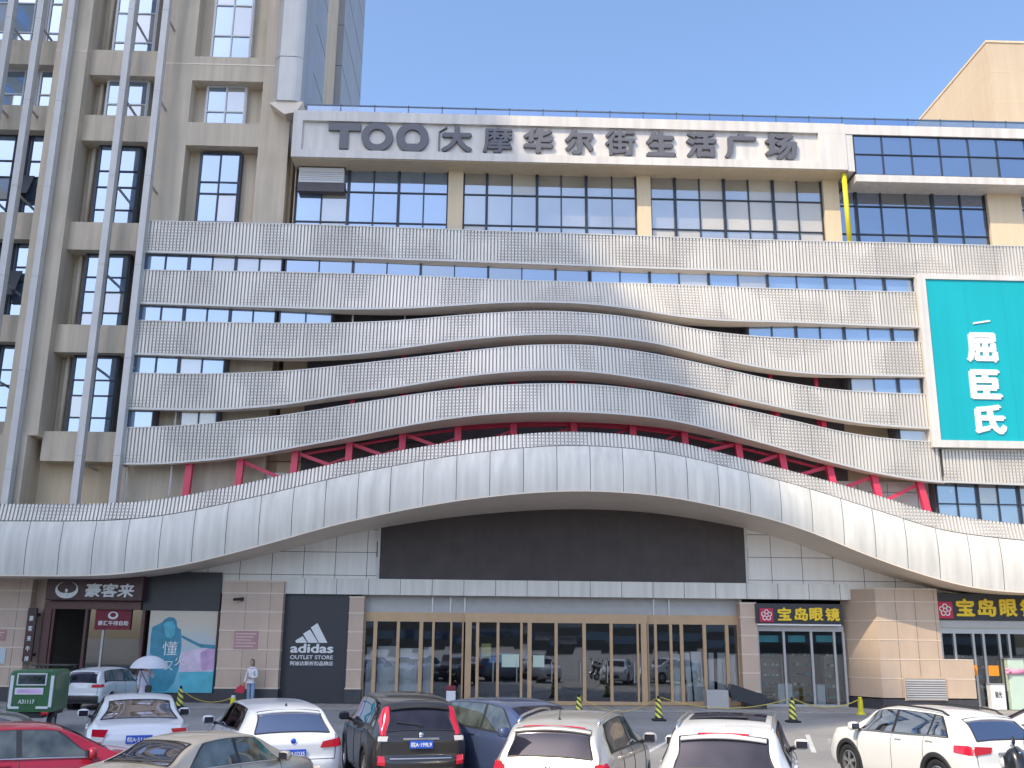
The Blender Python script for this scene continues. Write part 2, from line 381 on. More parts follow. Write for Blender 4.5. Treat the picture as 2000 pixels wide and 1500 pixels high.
x0, x1 = lx(773), lx(837); cx = (x0+x1)/2; rr = (x1-x0)/2
o = []; i = []
for k in range(28):
    a = 2*math.pi*k/28; c, s = math.cos(a), math.sin(a)
    zz = max(s*rr, -.92*rr); o.append((cx+c*rr*(1 if s > -.5 else 1.0), cz+zz))
    t = .30/ max(abs(c), abs(s)*.95) if s < .2 else .52
    r_ = min(.54, t*1.6); i.append((cx+c*rr*min(r_, .52), cz+max(s*r_*rr, -.42*rr)))
mb = MB(); ring(mb, o, i, yf-.14, yf-.02); mb.build('letter', M['letter'], sign)
mb = MB(); x0 = lx(857); mb.prism([(x0-.02, LZ0+.05), (x0+.03, LZ0+.05), (x0+.03, LZ1-.3), (x0+.35, LZ1), (x0+.35, LZ1-.1), (x0-.02, LZ1-.28)][::-1], yf-.10, yf-.02); mb.build('letter', M['letter'], sign)
for ch, a, b in (('大', 862, 922), ('摩', 943, 1001), ('华', 1022, 1081), ('尔', 1103, 1160), ('街', 1182, 1241), ('生', 1262, 1320), ('活', 1340, 1400), ('广', 1415, 1478), ('场', 1494, 1557)):
    mb = MB(); mb.text(ch, lx(a), lx(b), LZ0-.02, LZ1+.02, yf-.02, .13, bold=.022 if ch in '摩街' else .045); mb.build('letter', M['letter'], sign)
# ---- roof glass railing
mb = MB(); x = W(600, 205, -.9)[0]; g = MB(); zr = sz1
while x < XR-1.5:
    mb.box(x-.025, x+.025, -.95, -.88, zr-.1, zr+.52); g.box(x+.03, x+1.47, -.925, -.91, zr+.01, zr+.44); x += 1.5
mb.box(W(600, 205, -.9)[0], XR-1.5, -.95, -.87, zr+.44, zr+.49)
ro = mb.build('railing', M['railframe'], mall); g.build('glass', G_RAIL, ro)
# ---- right hand upper curtain wall
q0, q1, qz0, qz1 = rect(1668, 270, 2000, 346, -1.2); qz0 = W(1800, 343, -1.2)[1]; qz1 = W(1800, 266, -1.2)[1]
mb = MB(); mb.box(s1+.01, q0, -1.2, .1, sz0-.05, qz1-.005); mb.box(s1+.01, XR, -1.23, .11, qz1, sz1-.02); mb.box(q0+.01, XR, -1.2, .1, qz0-.34, qz0-.01); mb.build('parapet', M['signwhite'], mall)
pane_window(q0+.03, XR-.1, qz0, qz1, -1.1, 16, [0, .52, 1], mall, G_DEEP, M['frame'], fw=.05, tilt=.006)
mb = MB(); mb.box(q0+.02, XR-.1, -1.0, .1, qz0, qz1-.01); mb.build('curtain_wall_backing', M['darkwall'], mall)

# ---- ribbon bands
def interp(pts, x):
    if x <= pts[0][0]: return pts[0][1]
    for (a, za), (b, zb_) in zip(pts, pts[1:]):
        if x <= b: return za+(zb_-za)*(x-a)/(b-a)
    return pts[-1][1]
XC = W(1095, 800, -3)[0]
def hump(x, wd=8.2): return math.exp(-((x-XC)/wd)**2)
def edge(pix, base, bulge, ext=(None, None), sm=.9):
    P = []
    for p, q in pix:
        y = base
        for _ in range(6):
            x, z = W(p, q, y); y = base-bulge*hump(x)
        P.append((x, z))
    def f(x):                                   # lightly smoothed
        return sum(interp(P, x+d*sm)*k for d, k in ((-1, .15), (-.5, .22), (0, .26), (.5, .22), (1, .15)))
    return f, (lambda x: base-bulge*hump(x)), P
PITCH_R = .145
def band(name, top, bot, bt, bb, base, x0, x1, sof=1.2, plain=None, parent=mall):
    zt_, yt_, _ = edge(top, base, bt); zb_, yb_, _ = edge(bot, base, bb)
    s = MB(); n = int((x1-x0)/PITCH_R); prof = ((0, 0), (.60, 0), (.63, .06), (.97, .06))
    V = 4; xs = []
    for i in range(n+1):
        for fx, dy in prof:
            if i == n and fx > 0: break
            xs.append((x0+(i+fx)*PITCH_R, dy, i, fx))
    vs = []; fs = []
    for j, (x, dy, i, fx) in enumerate(xs):
        for k in range(V+1):
            t = k/V; a = (zb_(x), yb_(x)); b = (zt_(x), yt_(x))
            vs.append((x, a[1]+(b[1]-a[1])*t+dy, a[0]+(b[0]-a[0])*t)); s.uv[len(vs)-1] = (x-x0, (a[0]+(b[0]-a[0])*t))
    for j in range(len(xs)-1):
        seam = xs[j][2] % 12 == 11 and xs[j][3] > .61
        for k in range(V): fs.append(((j*(V+1)+k, (j+1)*(V+1)+k, (j+1)*(V+1)+k+1, j*(V+1)+k+1), 1 if seam or xs[j][3] > .61 and xs[j][3] < .9 else 0))
    s.v = vs
    for f, m_ in fs: s.f.append(list(f)); s.m.append(m_)
    # end caps, back
    o = s.build(name, [M['rib'], M['ribdark']], parent)
    e = MB(); N = 80; R_ = []
    for i in range(N+1):
        x = x0+(x1-x0)*i/N; yb, zb2, yt, zt2 = yb_(x), zb_(x), yt_(x), zt_(x); hp = hump(x, 10); d = sof*(.07+.48*hp); dr = .17*hp
        yi = min(yb+d, -.04)
        R_.append([(x, yb-.03, zb2), (x, yb-.03, zb2-.07), (x, yb+.02, zb2-.07), (x, yi, zb2-.07-dr), (x, yi, zb2+.2)])
    e.grid(R_)
    o2 = e.build('soffit', M['soffit'], o)
    l = MB(); l.grid([[(r[0][0], r[0][1]-.002, r[0][2]+.01), (r[1][0], r[1][1]-.002, r[1][2]-.004), (r[2][0], r[2][1], r[2][2]-.004)] for r in R_]); l.build('edge_trim', M['lip'], o)
    t = MB(); t.grid([[(x0+(x1-x0)*i/N, yt_(x0+(x1-x0)*i/N)-.012, zt_(x0+(x1-x0)*i/N)-.03), (x0+(x1-x0)*i/N, yt_(x0+(x1-x0)*i/N)-.012, zt_(x0+(x1-x0)*i/N)+.015), (x0+(x1-x0)*i/N, yt_(x0+(x1-x0)*i/N)+.3, zt_(x0+(x1-x0)*i/N)+.015), (x0+(x1-x0)*i/N, yb_(x0+(x1-x0)*i/N)+.3, zb_(x0+(x1-x0)*i/N))] for i in range(N+1)]); t.build('cap', M['lip'], o)
    return zt_, zb_, yt_, yb_
xl = W(262, 700, -1.1)[0]; xr = W(1803, 700, -1.1)[0]
b1t = [(285, 431), (600, 438), (1000, 452), (1400, 466), (1780, 475), (2000, 481)]
b1b = [(285, 490), (700, 502), (1250, 521), (1780, 538), (2000, 545)]
b2t = [(283, 527), (560, 531), (780, 537), (1000, 547), (1150, 551), (1300, 555), (1500, 563), (1800, 571)]
b2b = [(275, 590), (560, 599), (682, 602), (805, 600), (892, 594), (997, 588), (1085, 588), (1155, 591), (1250, 603), (1306, 614), (1400, 624), (1550, 627), (1662, 632), (1790, 637)]
b3t = [(265, 625), (400, 629), (560, 631), (665, 631), (784, 626), (892, 616), (980, 610), (1050, 607), (1102, 608), (1207, 616), (1300, 632), (1370, 645), (1440, 654), (1545, 661), (1650, 665), (1800, 668)]
b3b = [(262, 689), (455, 695), (577, 697), (700, 689), (790, 677), (891, 663), (1000, 653), (1087, 650), (1175, 654), (1280, 667), (1370, 690), (1440, 707), (1510, 720), (1580, 728), (1700, 731), (1804, 733)]
b4t = [(259, 728), (350, 730), (455, 729), (560, 725), (650, 716), (790, 700), (895, 688), (1000, 676), (1070, 673), (1157, 674), (1280, 691), (1387, 714), (1475, 735), (1545, 749), (1615, 760), (1720, 767), (1815, 770)]
b4b = [(252, 796), (350, 798), (437, 798), (560, 788), (650, 772), (790, 752), (895, 734), (1000, 723), (1087, 720), (1175, 725), (1280, 742), (1350, 754), (1440, 775), (1545, 798), (1650, 820), (1720, 829), (1815, 835)]
b5t = [(250, 835), (350, 832), (455, 822), (577, 808), (650, 795), (790, 773), (895, 759), (1000, 751), (1105, 749), (1210, 755), (1315, 772), (1405, 789), (1510, 812), (1580, 829), (1650, 845), (1720, 856), (1825, 863)]
b5b = [(241, 904), (315, 904), (455, 892), (577, 871), (690, 850), (790, 829), (895, 812), (1000, 803), (1087, 801), (1210, 806), (1315, 818), (1405, 840), (1510, 868), (1615, 898), (1720, 924), (1825, 940)]
b6t = [(0, 984), (190, 984), (260, 981), (330, 974), (476, 945), (595, 918), (700, 895), (790, 878), (895, 861), (1000, 849), (1087, 843), (1140, 843), (1245, 850), (1350, 868), (1405, 884), (1510, 910), (1615, 938), (1720, 969), (1825, 1003), (2000, 1025)]
b6b = [(0, 1124), (150, 1125), (225, 1122), (312, 1111), (375, 1100), (500, 1068), (575, 1047), (650, 1025), (790, 995), (902, 976), (1031, 962), (1100, 959), (1157, 958), (1280, 966), (1350, 978), (1405, 989), (1510, 1014), (1597, 1043), (1685, 1081), (1800, 1122), (1900, 1149), (2000, 1158)]
x1l = W(287, 460, -1.1)[0]
band('ribbon_band', b1t, b1b, .1, .1, -1.1, x1l, XR, .8)
f2 = band('ribbon_band', b2t, b2b, .05, .8, -1.1, x1l, xr, 1.4)
f3 = band('ribbon_band', b3t, b3b, .95, 1.3, -1.1, x1l, xr, 1.5)
f4 = band('ribbon_band', b4t, b4b, 1.45, 1.8, -1.1, x1l, xr, 1.6)
f5 = band('ribbon_band', b5t, b5b, 1.95, 2.25, -1.1, x1l, xr+.4, 1.8)
band('ribbon_band', [(1825, 878), (2000, 880)], [(1825, 938), (2000, 945)], 0, 0, -1.08, xr+.42, XR, .8)
# ---- sweeping canopy
zt6, yt6, _ = edge(b6t, -2.1, 1.8); zb6, yb6, _ = edge(b6b, -2.3, 2.0)
cx0, cx1 = -25.9, 33.0
rib6 = MB(); xs = []; i = 0; x = cx0
FR = .76                                        # share of the height that is smooth panel
while x < cx1:
    for fx, dy in ((0, 0), (.6, 0), (.63, .06), (.97, .06)): xs.append((x+fx*PITCH_R, dy, fx))
    x += PITCH_R
def c6(x, t): return (x, yb6(x)+(yt6(x)-yb6(x))*t-.16*math.sin(math.pi*min(1, t*1.05)), zb6(x)+(zt6(x)-zb6(x))*t)
for x, dy, fx in xs:
    for t in (FR, (1+FR)/2, 1):
        p = c6(x, t); rib6.uv[len(rib6.v)] = (x-cx0, p[2]); rib6.v.append((p[0], p[1]+dy, p[2]))
for j in range(len(xs)-1):
    for k in range(2): rib6.f.append([j*3+k, (j+1)*3+k, (j+1)*3+k+1, j*3+k+1]); rib6.m.append(1 if .61 < xs[j][2] < .9 else 0)
can = rib6.build('canopy', [M['rib'], M['ribdark']], mall)
pn = MB(); x = cx0; bk = MB()
while x < cx1:
    a, b = x+.012, x+1.24; rows = []
    for k in range(7):
        t = (FR-.012)*k/6; row = []
        for l in range(7):
            xx = a+(b-a)*l/6; p = c6(xx, t); pil = .018*(1-(2*k/6-1)**4)*(1-(2*l/6-1)**4); row.append((p[0], p[1]-.005-pil, p[2]))
        rows.append(row)
    pn.grid(rows); x += 1.25
po = pn.build('fascia_panel', M['panel'], can, smooth=True)
N = 150
bk.grid([[c6(cx0+(cx1-cx0)*i/N, t)[:1]+(c6(cx0+(cx1-cx0)*i/N, t)[1]+.09, c6(cx0+(cx1-cx0)*i/N, t)[2]) for t in (0, .25, .5, .75, .98)] for i in range(N+1)])
bk.build('backing', M['joint'], can)
sf = MB(); sf.grid([[(cx0+(cx1-cx0)*i/N, yb6(cx0+(cx1-cx0)*i/N)+yy, zb6(cx0+(cx1-cx0)*i/N)-.02) if yy is not None else (cx0+(cx1-cx0)*i/N, .1, zb6(cx0+(cx1-cx0)*i/N)-.02-.16*hump(cx0+(cx1-cx0)*i/N, 11)) for yy in (-.01, .25, None)] for i in range(N+1)])
sf.grid([[(cx0+(cx1-cx0)*i/N, yb6(cx0+(cx1-cx0)*i/N)-.012, zb6(cx0+(cx1-cx0)*i/N)+dz) for dz in (-.022, .03)] for i in range(N+1)])
sf.build('soffit', M['soffit'], can)
tp = MB(); tp.grid([[c6(cx0+(cx1-cx0)*i/N, 1), (c6(cx0+(cx1-cx0)*i/N, 1)[0], c6(cx0+(cx1-cx0)*i/N, 1)[1]+.35, c6(cx0+(cx1-cx0)*i/N, 1)[2]), (c6(cx0+(cx1-cx0)*i/N, 1)[0], c6(cx0+(cx1-cx0)*i/N, 1)[1]+.35, zb6(cx0+(cx1-cx0)*i/N)+.1)] for i in range(N+1)])
tp.build('cap', M['lip'], can)
# ---- red steel behind the ribbons
posts = [(370, 0), (470, 0), (577, 0), (683, 0), (787, 0), (895, 0), (1003, 0), (1120, 0), (1235, 0), (1335, 0), (1440, 0), (1525, 0), (1618, 0), (1705, 0), (1795, 0)]
PX = []
for p, _ in posts:
    y = -2.2
    for _ in range(5): x = W(p, interp(b5b, p)+25, y)[0]; y = -.75-1.15*hump(x)
    PX.append((x, y))
for k, (x, y) in enumerate(PX):
    lean = .0 if k < 9 else .12*(k-8)/2
    zt_ = f4[1](x)+.35 if 2 < k < 13 else f5[1](x)+.3
    mb = MB(); zl = zt6(x)-1.2
    mb.bar((x+lean, y-.35, zl), (x, y, f5[1](x)+.1), .26, .26); mb.bar((x, y+.05, f5[1](x)+.1), (x, y+.25, zt_), .2, .2)
    if 3 < k < 13: mb.bar((x-.12, y+.35, f5[0](x)), (x-.12, y+.45, f3[1](x)+.2), .16, .16)
    mb.build('steel_post', M['red'], mall)
for k, ((x, y), (x2, y2)) in enumerate(zip(PX, PX[1:])):
    if k == 0: continue
    za, zb_ = f5[1](x)-.1, f5[1](x2)-.1; la, lb = zt6(x)-.35, zt6(x2)-.35
    mb = MB()
    if k < 5: mb.bar((x, y+.05, za-.05), (x2, y2+.05, lb+.2), .14, .14)
    elif k < 9: mb.bar((x, y+.05, za-.02), (x2, y2+.05, zb_-.02), .14, .14); mb.bar((x, y+.02, la+.55), (x2, y2+.02, lb+.55), .12, .12)
    else: mb.bar((x, y+.05, la+.25), (x2, y2+.05, zb_-.05), .14, .14)
    mb.build('steel_brace', M['red'], mall)
    if 1 < k < 12: mb = MB(); mb.bar((x, y+.35, lb+.1), (x2, y2+.35, za-.15), .09, .09); mb.bar((x, y+.3, za-.12), (x2, y2+.3, zb_-.12), .10, .10); mb.build('steel_brace', M['red'], mall)
# ---- strip windows between the ribbons
def strip(p0, p1, q0, q1, n, glass, Yw=-.35):
    Yw = -.9 if q1 < 900 else -.6
    a = rect(p0, q0-8, p1, q1+8, Yw); pane_window(a[0], a[1], a[2], a[3], Yw, n, 2 if q1 > 1000 else 1, mall, glass, M['frame'], fw=.06, thick=range(2, 40, 2))
    mb = MB(); mb.box(a[0]-.02, a[1]+.02, Yw+.03, .115, a[2]-.1, a[3]+.1); mb.build('window_backing', M['darkwall'], mall)
strip(278, 553, 486, 532, 6, G_BLUE); strip(557, 1150, 498, 545, 9, G_DEEP, -.2); strip(1153, 1782, 515, 575, 11, G_BLUE, -.2)
strip(270, 540, 584, 632, 6, G_BLUE); strip(546, 650, 590, 632, 2, G_BLUE, -.2); strip(1460, 1788, 622, 675, 7, G_BLUE, -.25)
strip(260, 440, 684, 735, 4, G_BLUE); strip(1660, 1800, 724, 778, 3, G_BLUE, -.25)
strip(250, 300, 792, 840, 1, G_BLUE); strip(352, 425, 792, 835, 2, G_MIX, -.2); strip(1755, 1815, 825, 870, 1, G_MIX, -.25)
strip(1830, 2150, 938, 1035, 8, G_BLUE, -.2)
# white drop rods in the gaps
for p, q0, q1 in ((690, 602, 632), (792, 596, 628), (345, 795, 835), (336, 905, 960), (250, 905, 985)):
    y = -.8; x = W(p, q0, y)[0]; mb = MB(); mb.tube([(x, y, W(p, q0-8, y)[1]), (x, y, W(p, q1+8, y)[1])], .04, 6); mb.build('hanger_rod', M['lip'], mall)

# ---- teal sign
t0, t1, tz0, tz1 = rect(1822, 549, 2140, 862, -1.3)
ts = thing('teal_sign', 'tall turquoise sign board with white brushed characters at the right end of the facade', 'sign', ((t0+t1)/2, -1.3, tz0))
mb = MB(); mb.box(t0, t1, -1.3, -1.0, tz0, tz1); [mb.box(t0+k*1.65, t0+k*1.65+.012, -1.3015, -1.29, tz0+.02, tz1-.02, 1) for k in range(1, 5)]
M['tealseam'] = mat('teal sheet seam', (.0, .30, .35), .5); mb.build('panel', [M['teal'], M['tealseam']], ts)
mb = MB(); fw = .36
mb.box(t0-fw, t0-.002, -1.36, -.5, tz0-.3, tz1+.22); mb.box(t0, t1, -1.36, -.98, tz1+.002, tz1+.22); mb.box(t0, t1, -1.36, -.98, tz0-.3, tz0-.002); mb.build('frame', M['signwhite'], ts)
def tx(p, q): return W(p, q, -1.3)
xa, xb = tx(1886, 680)[0], tx(1947, 680)[0]
for ch, q0, q1, dx in (('屈', 650, 708, 0), ('臣', 722, 780, .0), ('氏', 790, 848, .02)):
    mb = MB(); z0, z1 = tx(1920, q1)[1], tx(1920, q0)[1]; mb.text(ch, xa+dx, xb+dx, z0, z1, -1.302, .05, bold=.05); mb.build('letter', M['white'], ts)
a, b = tx(1900, 632), tx(1933, 627); mb = MB(); mb.bar((a[0], -1.32, a[1]), (b[0], -1.32, b[1]), .07, .04); mb.build('letter', M['white'], ts)
# yellow pipe and air conditioner
a, b = W(1648, 340, -1.0), W(1656, 470, -1.0)
mb = MB(); mb.tube([(a[0], -1.0, a[1]), (a[0]+.03, -1.0, b[1]-.3)], .11, 10)
tag(mb.build('pipe', M['yellow'], smooth=True, origin=(a[0], -1, b[1]-.3)), 'bright yellow vertical gas pipe beside the right upper windows', 'pipe')
a = rect(584, 327, 672, 362, -.35)
ac = thing('air_conditioner', 'white air conditioning unit set into the left upper window', 'air conditioner', ((a[0]+a[1])/2, -.35, a[2]))
mb = MB(); mb.bbox(a[0], a[1], -.45, -.02, a[2]+.1, a[3]-.05, .03); mb.build('casing', M['board'], ac)
mb = MB(); [mb.box(a[0]+.05, a[1]-.05, -.47, -.452, a[2]+.2+k*.09, a[2]+.225+k*.09) for k in range(5)]; mb.build('grille', M['grey'], ac)
mb = MB(); mb.box(a[0]-.02, a[1]+.05, -.40, -.09, a[2]-.3, a[2]+.08); mb.box(a[0]-.02, a[1]+.05, -.40, -.09, a[3]-.02, a[3]+.3); mb.build('surround', M['darkwall'], ac)
# ================================================================ apartment tower on the left
tower = thing('apartment_tower', 'tall beige tower with recessed windows and long pale vertical fins left of the mall', 'tower', (-16, 0, 0))
TT = 54.0; TB = W(60, 1000, -.9)[1]-.6
def tzp(q, p=230, y=-.3): return W(p, q, y)[1]
xw0 = -26.0
xp0, xp1 = W(87, 260, -.9)[0], W(150, 260, -.9)[0]           # big pillar
xf3 = W(297, 262, -.5)[0]; xn0, xn1 = W(372, 190, -.25)[0], W(512, 190, -.25)[0]; xr0 = W(592, 120, -.25)[0]
mb = MB(); mb.box(xw0, xr0-.3, .55, 17, TB, TT); mb.build('wall', M['beige'], tower)
mb = MB(); mb.box(xp0, xp1, -.9, .54, W(60, 850, -.9)[1], TT)
mb.box(xp0-.6, xp1-.35, -1.0, .54, TB, W(60, 850, -.9)[1]-.004); mb.build('pillar', M['beige'], tower)
mb = MB(); mb.box(xf3-.15, xn0, -.25, .54, TB, TT); mb.build('pillar', M['beige'], tower)
mb = MB(); mb.box(xn1, xr0-.4, -.25, .54, TB, TT); mb.build('pillar', M['beige'], tower)
# spandrels of the bay between pillar and fin
bay = [(-400, -330), (-170, -100), (101, 150), (228, 278), (437, 491), (637, 691), (845, 903)]
for a, b in bay:
    mb = MB(); mb.box(xp1+.003, xf3-.153, -.42, .54, tzp(b), tzp(a)); mb.build('spandrel', M['beige'], tower)
    mb = MB(); mb.box(xw0, xp0-.003, -.42, .54, tzp(b-22, 40), tzp(a-20, 40)); mb.build('spandrel', M['beige'], tower)
def bay_window(xa, xb, za, zb, y, cols, rows, fr, gl=None, deep=.5):
    f = MB(); f.box(xa-.05, xa, y, .545, za, zb); f.box(xb, xb+.05, y, .545, za, zb); f.box(xa, xb, y+.03, .545, zb-.06, zb); f.box(xa, xb, y+.03, .545, za, za+.06)
    fo = pane_window(xa, xb, za, zb, y+.03, cols, rows, tower, gl or G_BLUE, fr, fw=.07, tilt=.008)
    f.build('side_panel', fr, fo)
wins = [(-95, 101), (150, 228), (278, 437), (491, 637), (691, 845)]
xa, xb = W(188, 360, .05)[0], W(270, 360, .05)[0]
for k, (a, b) in enumerate(wins):
    fr = M['framewhite'] if k < 2 else M['frame']
    rows = {0: [0, .13, .42, .71, 1], 1: [0, .4, 1]}.get(k, [0, .2, .48, .68, 1])
    za, zb_ = tzp(b)+.004, tzp(a)-.004
    bay_window(xa, xb, za, zb_, .02, [0, .5, 1], rows, fr)
    bay_window(xw0+.6, W(58, 262, .1)[0], tzp(b-21, 40)+.004, tzp(a-22, 40)-.004, .1, [0, .3, .6, .85, 1], rows, fr)
    bay_window(W(64, 262, .1)[0], xp0-.1, tzp(b-21, 40)+.004, tzp(a-22, 40)-.004, .1, 1, rows, fr)
    d = MB(); d.tube([(xp1+.35, .3, za-.1), (xp1+.35, .3, zb_+.1)], .1, 8); d.build('drain_pipe', M['beige'], tower, smooth=True)
# niche column
nz = [(-120, 110), (157, 239), (284, 452)]
zz = [tzp(b, 440)-.0 for a, b in nz]; zz2 = [tzp(a, 440) for a, b in nz]
for a, b in ((TT, zz2[0]), (zz[0], zz2[1]), (zz[1], zz2[2]), (zz[2], TB)):
    mb = MB(); mb.box(xn0+.003, xn1-.003, -.247, .54, b, a); mb.build('spandrel', M['beige'], tower)
xa, xb = W(404, 200, .25)[0], W(480, 200, .25)[0]
for k, (a, b) in enumerate(nz):
    bay_window(xa, xb, zz[k]+.01, zz2[k]-(.01 if k < 2 else .12), .2, 2, [[0, .22, .48, .74, 1], [0, .38, 1], [0, .16, .5, .64, 1]][k], M['framewhite'] if k < 2 else M['frame'])
# open top hung sashes
for p, q0, q1 in ((52, 342, 385), (28, 528, 582)):
    x, z1 = W(p, q0, -.1); z0 = W(p, q1, -.1)[1]
    mb = MB(); mb.add([(x-.32, -.05, z1), (x+.32, -.05, z1), (x+.32, -.55, z0), (x-.32, -.55, z0), (x-.32, 0, z1), (x+.32, 0, z1), (x+.32, -.5, z0), (x-.32, -.5, z0)], [(0,1,2,3),(7,6,5,4),(0,4,5,1),(1,5,6,2),(2,6,7,3),(3,7,4,0)]); mb.build('open_sash', M['frame'], tower)
# horizontal movement joint
mb = MB(); z = tzp(124, 400); mb.box(xf3, xr0-.45, -.265, -.24, z-.03, z+.03); mb.box(xp0, xp1, -.915, -.89, z+.05, z+.11); mb.build('joint', M['soffit'], tower)
# vents low on the wall
for p in (366, 437):
    a = rect(p-17, 922, p+17, 937, .4); mb = MB(); mb.box(a[0], a[1], .36, .449, a[2], a[3]); mb.box(a[0]+.06, a[1]-.06, .352, .361, a[2]+.06, a[3]-.06, 1); mb.build('wall_vent', [M['framewhite'], M['greyside']], tower)
# fins
for p in (-15, 45, 108, 230, 299):
    x = W(p, 262, -1.35)[0]; zb_ = {299: W(230, 1000, -1.3)[1], 230: W(150, 1000, -1.3)[1]}.get(p, TB)
    mb = MB(); mb.box(x-.135, x+.135, -1.47, -1.1, zb_, TT)
    z = zb_+2.2; zs = []
    while z < 42: mb.box(x-.139, x+.139, -1.474, -1.096, z, z+.03, 1); zs.append(z); z += 4.05
    fo = mb.build('fin', [M['fin'], M['grey']], tower)
    for z in zs: j = MB(); j.box(x+.02, x+.1, -1.1, .5 if p != 299 else -.24, z-.3, z-.22); j.build('bracket', M['grey'], fo)
# rounded metal corner pilaster, cut off above the mall roof, and the clad side wall
zc0 = W(562, 196, -1.0)[1]; xq0, xq1 = W(537, 100, -1.0)[0], W(598, 100, -1.0)[0]
plan = [(xq0, .5), (xq0, -.7), (xq0+.25, -1.0), (xq1-.5, -1.0)]+[(xq1-.5+.5*math.sin(a), -.5-.5*math.cos(a)) for a in [R(15*k) for k in range(1, 7)]]+[(xq1, .7)]
mb = MB(); z = zc0; k = 0
while z < TT:
    h = 3.0 if k else 2.2
    mb.grid([[(x, y, zz_) for x, y in plan] for zz_ in (z+.015, z+h-.015)]); z += h; k += 1
mb.add([(x, y, zc0+.015) for x, y in plan], [tuple(range(len(plan)))]); mb.build('corner_pilaster', M['fin'], tower)
mb = MB(); mb.grid([[(x+(.05 if x < -9 else -.04), y+.04, zz_) for x, y in plan] for zz_ in (zc0+.02, TT)]); mb.build('pilaster_core', M['greyside'], tower)
mb = MB(); mb.prism([(xq0-.1, zc0-.1), (xq0+.6, zc0-.62), (xq1-.3, zc0-.5), (xq1, zc0+.01), (xq0+.2, zc0+.01)], -.9, .4); mb.build('pilaster_foot', M['soffit'], tower)
zr_ = ZROOF-.5
for y0, y1, m_, dx in ((.7, 1.5, 'beige', -.35), (1.5, 4.3, 'greyside', -.1), (4.3, 9.2, 'beige', -.4), (9.2, 17.2, 'greyside', -.05)):
    mb = MB(); mb.box(xq1-1, xq1+dx, y0+.03, y1-.02, zr_-1, TT)
    if m_ == 'greyside':
        z = zr_+1.5
        while z < TT: mb.box(xq1-.5, xq1+dx+.01, y0+.02, y1-.01, z, z+.03, 1); z += 2.6
    mb.build('side_cladding', [M[m_], M['joint']], tower)
# ---- the neighbouring high block out of the picture on the left, whose shade lies over the facade
nb = thing('neighbouring_tower', 'tall beige residential slab standing forward on the left of the square', 'tower', (-85, -50, 0))
mb = MB(); mb.box(-105, -66, -82.6, -15, 0, 125.8); mb.build('wall', M['beige'], nb)
for k in range(27):
    mb = MB(); mb.box(-66, -65.95, -81, -17, 5+k*4.3, 7.2+k*4.3); mb.build('window_row', G_BLUE, nb)
# ---- penthouse block behind the right end of the roof
x, z = W(1926, 83, 9)
ph = thing('rooftop_block', 'plain tan rendered block rising behind the right end of the mall roof', 'building', (x+8, 18, ZROOF-.6))
mb = MB(); mb.box(x, x+18, 9, 34, ZROOF-.62, z); [mb.box(x-.006, x+18, 8.994, 30, z-k*1.9, z-k*1.9+.03, 1) for k in range(1, 7)]; mb.build('wall', [M['tan'], M['cream']], ph)
mb = MB(); mb.box(x-.05, x+18.05, 8.95, 34.05, z, z+.12); mb.build('coping', M['cream'], ph)
# ---- opposite row of buildings across the square, behind the camera
M['oppwall'] = mat('brown render', (.20, .17, .13), .85, var=.1)
opp = thing('opposite_block', 'low brown apartment block across the square facing the mall', 'building', (40, -130, 0))
mb = MB(); mb.box(-70, 110, -190, -170, 0, 16); mb.build('wall', M['oppwall'], opp)
for k in range(4):
    mb = MB(); mb.box(-68, 108, -170.0, -169.9, 2+k*3.3, 3.6+k*3.3); mb.build('window_row', G_BLUE, opp)
# ================================================================ ground floor of the mall
# cladding around the screen
gx0, gx1 = W(330, 1100, 0)[0], W(1835, 1120, 0)[0]; gz1 = W(1087, 950, 0)[1]
bx0, bx1 = W(550, 1150, -.25)[0], W(1657, 1165, -.25)[0]; zbm = zg+.62
mb = MB(); mb.box(gx0, gx1, 0, .115, zg+.02, gz1+.4)
x = gx0+.3; jt = MB()
while x < gx1: mb.box(x, x+.022, -.004, .05, zg+.02, gz1+.3, 1); x += 1.27
for k in range(7): mb.box(gx0, gx1, -.0045, .05, zg+.75+k*.92, zg+.772+k*.92, 1)
mb.build('cladding', [M['greypanel'], M['joint']], mall)
mb = MB(); mb.box(bx0, bx1, -.25, .45, zg, zbm); x = bx0+.9
while x < bx1: mb.box(x, x+.02, -.254, -.2, zg+.003, zbm-.003, 1); x += 1.27
mb.build('beam', [M['panel'], M['joint']], mall)
a = rect(743, 985, 1454, 1146, -.15)
scr = thing('video_screen', 'huge blank dark video screen under the sweeping canopy above the entrance', 'screen', ((a[0]+a[1])/2, -.1, a[2]))
mb = MB(); mb.box(a[0], a[1], -.16, -.012, a[2], gz1+.35, 0); k = 1
while a[0]+k*.96 < a[1]: mb.box(a[0]+k*.96, a[0]+k*.96+.008, -.1625, -.155, a[2]+.01, gz1+.3, 1); k += 1
for k in range(1, 9): mb.box(a[0]+.01, a[1]-.01, -.1622, -.155, a[2]+k*.96, a[2]+k*.96+.008, 1)
M['blackseam'] = mat('screen cabinet seam', (.035, .03, .03), .6); mb.build('panel', [M['black'], M['blackseam']], scr)
mb = MB(); f = .1
mb.box(a[0]-f, a[0]-.002, -.18, -.01, a[2]-f, gz1+.3); mb.box(a[1]+.002, a[1]+f, -.18, -.01, a[2]-f, gz1+.3); mb.box(a[0], a[1], -.18, -.01, a[2]-f, a[2]-.002); mb.build('frame', M['fin'], scr)
for p, q0, q1 in ((738, 1058, 1088), (1458, 1070, 1098)):
    b = rect(p-2, q0, p+2, q1, -.02); mb = MB(); mb.box(b[0], b[1], -.06, -.006, b[2], b[3]); mb.build('wall_slot', M['joint'], mall)
